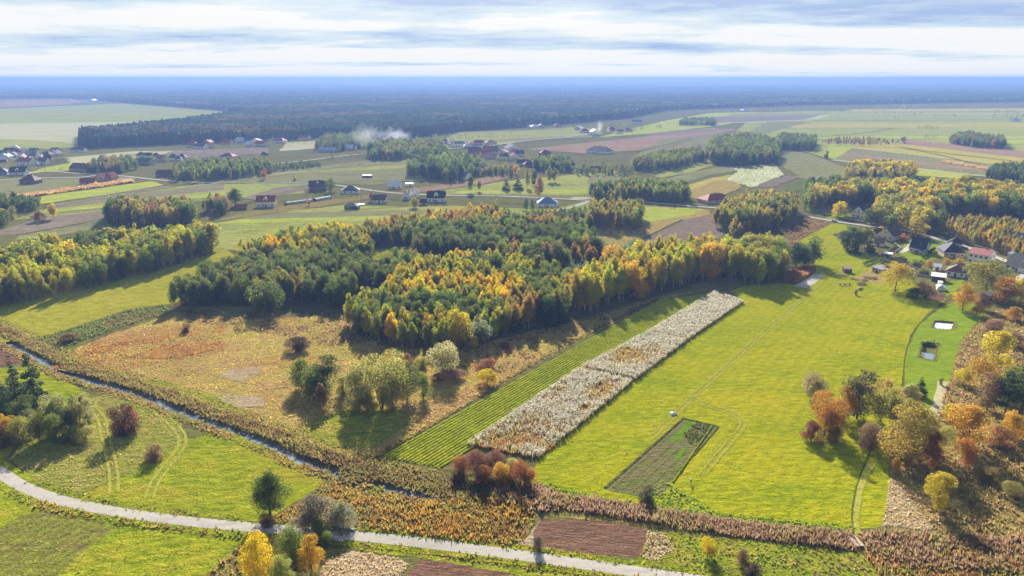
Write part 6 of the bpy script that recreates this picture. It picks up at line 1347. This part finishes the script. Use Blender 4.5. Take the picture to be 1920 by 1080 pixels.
for i, (x, y, w, wm, rm) in enumerate(FARV):
    t = random.uniform(-.9, .9); sc = px_m(x, y); dd = min(13, w * sc * .8)
    H((x - w / 2, y + t * .6), (x + w / 2, y - t * .6), dd, random.uniform(3, 4.6), random.uniform(3.2, 4.8), random.choice(['x', 'x', 'y', 'hip']), wm, rm, f'small distant {wn[wm]} house with {rn[rm]} roof {region(x, y)}', 3, y > 255, True, .5, y > 232, group='distant houses ' + region(x, y))

# ------------------------------------------------------------------ smaller things
def fence(pts, h, mat, label, post=2.5, name='fence', boards=True):
    P = resample(GP(pts), post); r = empty(name, (*P[0], 0)); tag(r, label, 'fence')
    for i, p in enumerate(P):
        link('post', box_mesh('post', -.06, .06, -.06, .06, 0, h + .1, mat), r, (p[0] - P[0][0], p[1] - P[0][1], 0))
        if i + 1 < len(P):
            q = P[i + 1]; a = math.atan2(q[1] - p[1], q[0] - p[0]); l = math.hypot(*(q - p))
            link('panel', box_mesh('panel', .07, l - .07, -.03, .03, .12, h, mat), r, (p[0] - P[0][0], p[1] - P[0][1], 0), a)
fence([(1702, 514.5), (1725, 518), (1748, 522.5)], 1.4, CONC, 'grey concrete panel fence behind the lawn of the carport')
fence([(1676, 457), (1690, 466), (1678, 474)], 1.2, CONC, 'low grey fence between the cream house and the lawn')
fence([(1545, 403), (1570, 408), (1590, 414), (1625, 420)], 1.2, METAL, 'dark roadside fence before the white house with balcony')
fence([(1900, 548), (1925, 535)], 1.3, CONC, 'grey fence along the drive at the right edge')
def hedge(a, b, w, h, col, label):
    P = resample([G(*a), G(*b)], .5); n = len(P) * 26; rng = np.random.default_rng(int(a[0])); i = rng.integers(0, len(P), n)
    C = np.c_[P[i] + (rng.random((n, 2)) - .5) * w, .1 + h * rng.random(n) ** .6]; s = .22
    U = rng.normal(size=(n, 3)); U /= np.linalg.norm(U, axis=1)[:, None]; Q = np.cross(U, rng.normal(size=(n, 3))); Q /= np.linalg.norm(Q, axis=1)[:, None]
    V = np.stack([C - U * s, C - Q * s, C + U * s, C + Q * s], 1).reshape(-1, 3); F = np.arange(4 * n).reshape(-1, 4)
    r = empty('hedge', (0, 0, 0)); tag(r, label, 'hedge'); V0 = np.array([*P[0], 0]); r.location = V0
    o = link('foliage', mesh_np('foliage', V - V0, F, LEAF, fv=.7 + .6 * rng.random(n)), r); o.color = (*col, 1)
    mb = MB()
    for p in P[::3]: mb.tube((p[0] - V0[0], p[1] - V0[1], 0), (p[0] - V0[0], p[1] - V0[1], h * .7), .04, .02, 5)
    mb.build('stems', BARK, r)
hedge((1729, 485), (1752, 470), 1.2, 2.2, PINE, 'tall dark clipped hedge right of the navy roofed house'); hedge((1620, 498), (1648, 486), 1.6, 2.0, DGREEN, 'dark hedge along the upper side of the log yard')
hedge((1648, 486), (1680, 462), 1.2, 1.5, (.09, .10, .04), 'straggling hedge beside the small white shed'); hedge((1704, 504), (1728, 492), 1.0, 1.2, DGREEN, 'low hedge at the foot of the lawn'); hedge((1652, 436), (1700, 440), 1.0, 1.6, PINE, 'dark hedge between the road and the cream house')
hedge((1690, 452), (1714, 441), .9, 1.2, (.20, .09, .04), 'reddish hedge between cream and navy roofed houses')
hedge((95, 308), (130, 303), 5, 5, PINE, 'thick dark conifer hedge at the right of the left village')
def pole(px, py, h, label):
    x, y = G(px, py); r = empty('utility_pole', (x, y, 0)); tag(r, label, 'pole', 'utility poles along the road')
    m = MB().tube((0, 0, 0), (0, 0, h), .16, .1, 8); m.build('pole', WOODP, r); link('crossarm', box_mesh('crossarm', -.9, .9, -.06, .06, h - .7, h - .55, WOODP), r)
    for s in (-.8, 0, .8): link('insulator', box_mesh('insulator', s - .05, s + .05, -.05, .05, h - .55, h - .35, FRAME), r)
    return Vector((x, y, h - .35))
pp = [pole(a, b, 8.5, l) for a, b, l in ((1640, 421, 'utility pole by the road before the white house with balcony'), (1699, 437, 'utility pole by the road behind the cream house'), (1761, 469, 'utility pole at the lawn right of the navy roofed house'), (1781, 458, 'utility pole across the road from the tan house'), (1880, 492, 'utility pole left of the graphite roofed house'))]
def wire(a, b, label):
    m = MB(); o = a.copy(); n = 10
    for s in (-.8, .8):
        pr = None
        for k in range(n + 1):
            t = k / n; p = a.lerp(b, t) - o + Vector((s, 0, -1.2 * 4 * t * (1 - t)))
            if pr is not None: m.tube(pr, p, .03, .03, 4, False)
            pr = p
    w = m.build('power_line', METAL); w.location = o; tag(w, label, 'wire')
wire(pp[0], pp[1], 'sagging wires over the cream house garden'); wire(pp[1], pp[3], 'sagging wires along the road behind the navy roof'); wire(pp[3], pp[4], 'sagging wires along the road behind the tan house')
for i, (a, b, hh) in enumerate(((677, 384, 7), (700, 364, 7), (1178, 470, 0), (600, 352, 7), (925, 410, 7))):
    if hh: pole(a, b, hh, ['thin pole in the field right of the wooden hut', 'thin pole beside the gravel road right of the bungalow', '', 'thin pole by the brick house', 'thin pole above the birch strip'][i])
def railing(a, b, label):
    A_, B_ = Vector(G(*a)), Vector(G(*b)); r = empty('bridge_railing', (A_.x, A_.y, 0), math.atan2(B_.y - A_.y, B_.x - A_.x)); tag(r, label, 'railing', 'bridge railings'); l = (B_ - A_).length
    for k in range(5): link('post', box_mesh('post', -.06, .06, -.06, .06, .3, 1.5, FRAME), r, (l * k / 4, 0, 0))
    for z in (.95, 1.45): link('rail', box_mesh('rail', -.1, l + .1, -.04, .04, z - .06, z + .06, FRAME), r)
    link('kerb', box_mesh('kerb', -.3, l + .3, -.25, .25, 0, .62, CONC), r)
railing((636, 993), (664, 996), 'white bridge railing on the far side of the road'); railing((612, 1014), (642, 1018), 'white bridge railing on the near side of the road')
def culvert():
    x, y = G(1604, 1018); r = empty('footbridge', (x, y, 0), math.pi / 2 + .1); tag(r, 'pale plank footbridge over the reed ditch at the end of the grass path', 'footbridge')
    for k in range(6): link('plank', box_mesh('plank', -1.9, 1.9, -.14, .14, .52, .60, W_SHED), r, (0, (k - 2.5) * .3, 0))
    for s in (-.6, .6): link('beam', box_mesh('beam', -1.8, 1.8, s - .08, s + .08, .34, .515, WOODP), r)
culvert()
# log yard: every heap of timber is a thing
LOGM = plain_mat('sawn_timber', (.62, .50, .34), (.55, .43, .28), 4, .8)
def logs(px, py, l, n, rz, label):
    x, y = G(px, py); r = empty('timber_stack', (x, y, 0), rz); tag(r, label, 'timber'); q = 0; row = n; z = .45
    while row > 0:
        for k in range(row):
            m = MB().tube((-l / 2 + random.uniform(-.15, .15), 0, 0), (l / 2 + random.uniform(-.15, .15), 0, 0), .17, .14, 8); o = link('log', mesh_py('log', m.V, m.F, LOGM), r, (0, (k - (row - 1) / 2) * .34, z))
        row -= 1; z += .28
for a in ((1598.5, 523.5, 2.6, 3, .1, 'small pale timber stack, leftmost in the log yard'), (1608, 525, 3.5, 2, -.1, 'low timber stack second from the left in the log yard'), (1621, 526.5, 4.2, 3, .4, 'timber stack in the middle of the log yard'), (1624, 521, 3.0, 3, .1, 'dark edged timber stack behind the middle one'),
          (1632, 522, 3.2, 3, .3, 'timber stack right of the middle one'), (1640, 523, 3.4, 3, .4, 'timber stack at the right end of the log yard'), (1615, 533.5, 5.0, 4, .15, 'largest timber stack at the front of the log yard'), (1612.5, 542, 5.2, 3, .8, 'slanting timber stack nearest the meadow'), (1580, 518, 5.0, 3, -.2, 'pale timber heap in front of the dark hut')): logs(*a)
def rack():
    x, y = G(1584, 535); r = empty('drying_rack', (x, y, 0), .1); tag(r, 'low brown wooden rack in the meadow left of the timber stacks', 'rack')
    for s in (-2.6, 0, 2.6): link('leg', box_mesh('leg', s - .08, s + .08, -.5, .5, 0, .9, W_WOOD), r)
    for k in range(4): link('slat', box_mesh('slat', -3, 3, -.45 + k * .28, -.25 + k * .28, .9, .98, W_WOOD), r)
rack()
# garden stakes
def stake(px, py, label):
    x, y = G(px, py); h = random.uniform(.95, 1.25); r = empty('garden_stake', (x, y, 0), random.random()); tag(r, label, 'stake', label)
    m = MB().tube((0, 0, 0), (random.uniform(-.1, .1), random.uniform(-.1, .1), h + .3), .045, .03, 5); m.build('stick', FRAME, r); link('rag', box_mesh('rag', -.02, .22, -.02, .02, h, h + .22, FRAME), r)
for a in ((1264, 766), (1248, 780), (1242, 784), (1228, 797), (1210, 813), (1186, 829), (1168, 852), (1149, 868), (1137, 878), (1115, 897), (1103, 909), (1094, 919)): stake(*a, 'thin white stake in the line left of the garden plot')
for a in ((1378, 789), (1373, 799), (1367, 804), (1357, 821), (1353, 828), (1344, 838), (1339, 846), (1331, 858), (1323, 868), (1301, 885)): stake(*a, 'thin white stake in the line right of the garden plot')
for a in ((1135, 927), (1160, 933), (1280, 925), (1310, 772), (1284, 764)): stake(*a, 'thin white stake above or below the garden plot')
def tarp():
    x, y = G(1262, 777); V = []; F = []; n, k = 14, 6
    for j in range(k):
        for i in range(n):
            a = i * 6.283 / n; u = j / (k - 1); rr = (1 - u ** 2) ** .5 if j < k - 1 else 0; f = 1 + .18 * math.sin(3 * a + 1) + random.uniform(-.06, .06)
            V.append((math.cos(a) * 1.15 * rr * f, math.sin(a) * .75 * rr * f, .85 * u * (1 + random.uniform(-.08, .08))))
    for j in range(k - 1):
        for i in range(n): F.append((j * n + i, j * n + (i + 1) % n, (j + 1) * n + (i + 1) % n, (j + 1) * n + i))
    o = link('covered_heap', mesh_py('covered_heap', V, F, plain_mat('white_tarp', (.74, .76, .76), (.6, .63, .64), 2, .5)), None, (x, y, .1)); tag(o, 'small white covered heap on the meadow above the garden plot', 'heap')
tarp()
def pad():
    x, y = G(677, 384); m = MB(); n = 24
    m.slab([(math.cos(i * 6.283 / n) * 3.0, math.sin(i * 6.283 / n) * 2.6, .75) for i in range(n)], .12); r = empty('trampoline', (x, y, 0)); tag(r, 'pale round garden trampoline right of the dark wooden hut', 'trampoline')
    m.build('bed', R_WHITE, r)
    for i in range(6): link('leg', box_mesh('leg', -.05, .05, -.05, .05, 0, .64, METAL), r, (math.cos(i * 1.047) * 2.7, math.sin(i * 1.047) * 2.3, 0))
pad()
def tunnel(a, b, label):
    A_, B_ = Vector(G(*a)), Vector(G(*b)); l = (B_ - A_).length; r = empty('greenhouse', (A_.x, A_.y, 0), math.atan2(B_.y - A_.y, B_.x - A_.x)); tag(r, label, 'greenhouse'); n = 9; V = []; F = []
    for k in range(int(l / 2) + 1):
        for i in range(n): t = math.pi * i / (n - 1); V.append((k * 2.0, -math.cos(t) * 2.4, math.sin(t) * 2.2))
    for k in range(int(l / 2)):
        for i in range(n - 1): F.append((k * n + i, k * n + i + 1, (k + 1) * n + i + 1, (k + 1) * n + i))
    link('cover', mesh_py('cover', V, F, plain_mat('greenhouse_film', (.27, .33, .30), (.22, .27, .25), 2, .75, 0, .15)), r)
    for k in range(0, int(l / 2) + 1, 3):
        m = MB()
        for i in range(n - 1): m.tube((k * 2, -math.cos(math.pi * i / 8) * 2.45, math.sin(math.pi * i / 8) * 2.25), (k * 2, -math.cos(math.pi * (i + 1) / 8) * 2.45, math.sin(math.pi * (i + 1) / 8) * 2.25), .05, .05, 5)
        m.build('hoop', METAL, r)
tunnel((536, 384), (588, 377), 'long pale green film greenhouse left of the bungalow'); tunnel((590, 377), (622, 371), 'short pale film greenhouse below the brick house')
# cars
PAINT_W = plain_mat('white_paint', (.75, .76, .77), (.70, .71, .72), 2, .25, 0, .5); PAINT_D = plain_mat('dark_paint', (.03, .035, .05), None, 2, .25, 0, .5); TYRE = plain_mat('tyre', (.02, .02, .02), None, 3, .9); LAMP = plain_mat('lamp_glass', (.6, .6, .55), None, 3, .2)
def car(px, py, rz, mat, label):
    x, y = G(px, py); r = empty('parked_car', (x, y, .25), rz); tag(r, label, 'car')
    prof = [(-2.1, .35), (-2.15, .75), (-1.95, .95), (-1.35, 1.02), (-.75, 1.42), (.9, 1.45), (1.6, 1.05), (2.05, .95), (2.1, .4)]
    V = []; n = len(prof)
    for s, k in ((-.85, 1.0), (.85, 1.0)): V += [(p[0], s * (1 if p[1] < 1.1 else .82), p[1]) for p in prof]
    F = [tuple(range(n)), tuple(range(2 * n - 1, n - 1, -1))] + [(i, n + i, n + (i + 1) % n, (i + 1) % n) for i in range(n)]
    link('body', mesh_py('body', V, F, mat), r)
    for s in (-1, 1):
        link('side_window', mesh_py('side_window', [(-1.15, s * .87, 1.05), (1.35, s * .87, 1.05), (.8, s * .735, 1.38), (-.65, s * .735, 1.38)], [(0, 1, 2, 3)], GLASS), r)
        for q in (-1.3, 1.3):
            m = MB().tube((q, s * .68, .32), (q, s * .9, .32), .32, .32, 14); w = link('wheel', mesh_py('wheel', m.V, m.F, TYRE), r); m2 = MB().tube((q, s * .89, .32), (q, s * .915, .32), .19, .19, 10); link('rim', mesh_py('rim', m2.V, m2.F, METAL), w)
        link('headlight', box_mesh('headlight', -2.18, -2.08, s * .6 - .18, s * .6 + .18, .68, .82, LAMP), r)
    link('windscreen', mesh_py('windscreen', [(-1.36, -.75, 1.05), (-1.36, .75, 1.05), (-.79, .68, 1.42), (-.79, -.68, 1.42)], [(0, 1, 2, 3)], GLASS), r)
    link('rear_window', mesh_py('rear_window', [(1.57, .75, 1.1), (1.57, -.75, 1.1), (.96, -.68, 1.44), (.96, .68, 1.44)], [(0, 1, 2, 3)], GLASS), r)
a = ang((1530, 409), (1600, 420))
car(1564, 415.5, a, PAINT_W, 'white car on the road before the white house with balcony'); car(1906, 532, a + 1.2, PAINT_D, 'dark car on the drive at the right edge'); car(1655, 512.5, 0.3, PAINT_W, 'white car beside the plank barn in the log yard')
# ------------------------------------------------------------------ the person in the garden
SKIN = plain_mat('skin', (.45, .27, .19), None, 4, .6); SHIRT = plain_mat('pale_shirt', (.72, .72, .74), (.6, .6, .63), 5, .9); TROUS = plain_mat('dark_trousers', (.03, .03, .04), None, 5, .9); HAIR = plain_mat('grey_hair', (.45, .43, .40), None, 9, .8)
def skinned(name, verts, edges, rad, mat, parent, lv=1):
    me = bpy.data.meshes.new(name); me.from_pydata(verts, edges, []); me.update(); me.materials.append(mat)
    o = link(name, me, parent); o.modifiers.new('skin', 'SKIN')
    for v, q in zip(me.skin_vertices[0].data, rad): v.radius = (q, q)
    me.skin_vertices[0].data[0].use_root = True
    s = o.modifiers.new('sub', 'SUBSURF'); s.levels = lv; s.render_levels = lv; return o
def person():
    x, y = G(1295.5, 907); r = empty('person', (x, y, .12), .25); tag(r, 'person in pale top and dark trousers bending over at the garden plot with a rake', 'person')
    # bent forward: hips back, hands low in front (towards -x)
    V = [(0, 0, .92), (-.12, 0, 1.08), (-.30, 0, 1.22), (-.44, 0, 1.30), (-.53, 0, 1.33), (-.64, 0, 1.35), (-.74, 0, 1.34),
         (-.40, -.19, 1.27), (-.46, -.23, 1.00), (-.58, -.18, .78), (-.40, .19, 1.27), (-.44, .24, .99), (-.60, .20, .80),
         (.02, -.10, .86), (-.06, -.12, .47), (.04, -.12, .08), (-.12, -.13, .04), (.02, .10, .86), (-.10, .13, .47), (.02, .14, .08), (-.14, .15, .04)]
    E_ = [(0, 1), (1, 2), (2, 3), (3, 4), (4, 5), (5, 6), (3, 7), (7, 8), (8, 9), (3, 10), (10, 11), (11, 12), (0, 13), (13, 14), (14, 15), (15, 16), (0, 17), (17, 18), (18, 19), (19, 20)]
    q = [.15, .145, .155, .12, .055, .085, .075, .065, .045, .032, .065, .045, .032, .09, .062, .042, .045, .09, .062, .042, .045]
    skinned('body', V, E_, q, SKIN, r)
    skinned('shirt', [(-.06, 0, 1.00)] + V[1:4] + V[7:9] + V[10:12], [(0, 1), (1, 2), (2, 3), (3, 4), (4, 5), (3, 6), (6, 7)], [.17, .165, .175, .135, .08, .06, .08, .06], SHIRT, r)
    skinned('trousers', [V[0]] + V[13:16] + V[17:20], [(0, 1), (1, 2), (2, 3), (0, 4), (4, 5), (5, 6)], [.165, .11, .08, .06, .11, .08, .06], TROUS, r)
    skinned('hair', [(-.62, 0, 1.39), (-.69, 0, 1.40)], [(0, 1)], [.085, .07], HAIR, r)
    for s, (hx, hy, hz) in ((-1, V[9]), (1, V[12])):
        hv = [(hx, hy, hz), (hx - .05, hy, hz - .06)]; he = [(0, 1)]
        for k in range(4): hv += [(hx - .07 - .01 * k, hy + (k - 1.5) * .02, hz - .09), (hx - .05 - .01 * k, hy + (k - 1.5) * .02, hz - .13 - .01 * (k in (1, 2)))]; he += [(1, 2 + 2 * k), (2 + 2 * k, 3 + 2 * k)]
        hv += [(hx - .02, hy - s * .05, hz - .08)]; he += [(1, len(hv) - 1)]
        skinned('hand', hv, he, [.03, .035] + [.01, .009] * 4 + [.011], SKIN, r, 1)
    t = empty('rake', (x - .35, y + .25, .1), .4); tag(t, 'thin pale rake held by the bending person', 'rake')
    MB().tube((-.3, 0, .75), (.9, .5, 1.35), .022, .022, 6).build('handle', FRAME, t); m = MB().box(-.55, -.5, -.22, .22, .02, .07); m.tube((-.52, 0, .05), (-.3, 0, .75), .022, .022, 6)
    for k in range(7): m.tube((-.525, -.2 + k * .066, .04), (-.56, -.2 + k * .066, -.03), .01, .006, 5)
    m.build('head', METAL, t)
person()
# ------------------------------------------------------------------ smoke over the village
def smoke(name, px, py, size, dens, seed, label):
    x, y = G(px, py); m, N, L, out = new_mat('smoke'); v = N.new('ShaderNodeVolumePrincipled'); v.inputs['Color'].default_value = (.92, .94, .97, 1)
    tc = N.new('ShaderNodeTexCoord'); n = n_noise(N, L, tc.outputs['Object'], 2.6, 4, .6); sp = N.new('ShaderNodeVectorMath'); sp.operation = 'LENGTH'; L.new(tc.outputs['Object'], sp.inputs[0])
    f = n_math(N, L, 'SUBTRACT', n, n_math(N, L, 'MULTIPLY', sp.outputs['Value'], .62)); f = n_math(N, L, 'MULTIPLY', f, dens * 6, False); f = n_math(N, L, 'MAXIMUM', f, 0.0)
    L.new(f, v.inputs['Density']); L.new(v.outputs[0], out.inputs['Volume'])
    bm = bmesh.new(); bmesh.ops.create_icosphere(bm, subdivisions=3, radius=1.0); me = bpy.data.meshes.new(name); bm.to_mesh(me); bm.free(); me.materials.append(m)
    o = link(name, me, None, (x, y, size[2] * .95), .2, size); tag(o, label, 'smoke', kind='stuff')
smoke('smoke', 690, 280, (34, 26, 21), .006, 1, 'pale blue smoke drifting over the village trees, the left cloud'); smoke('smoke', 742, 277, (30, 24, 17), .012, 2, 'white smoke cloud over the village trees, the right one'); smoke('smoke', 1124, 252, (7, 7, 15), .03, 3, 'thin white smoke plume at a far house')
# ------------------------------------------------------------------ the hazy air
def haze():
    m, N, L, out = new_mat('haze'); v = N.new('ShaderNodeVolumePrincipled'); v.inputs['Color'].default_value = (.145, .235, .49, 1); v.inputs['Density'].default_value = HAZE_D; v.inputs['Anisotropy'].default_value = .25
    L.new(v.outputs[0], out.inputs['Volume'])
    o = link('haze', box_mesh('haze', -70000, 70000, -70000, 70000, -3.0, 112.0, m)); tag(o, 'thin blue haze filling the air', 'haze', kind='stuff'); o.display_type = 'WIRE'
HAZE_D = 0.00021
haze()
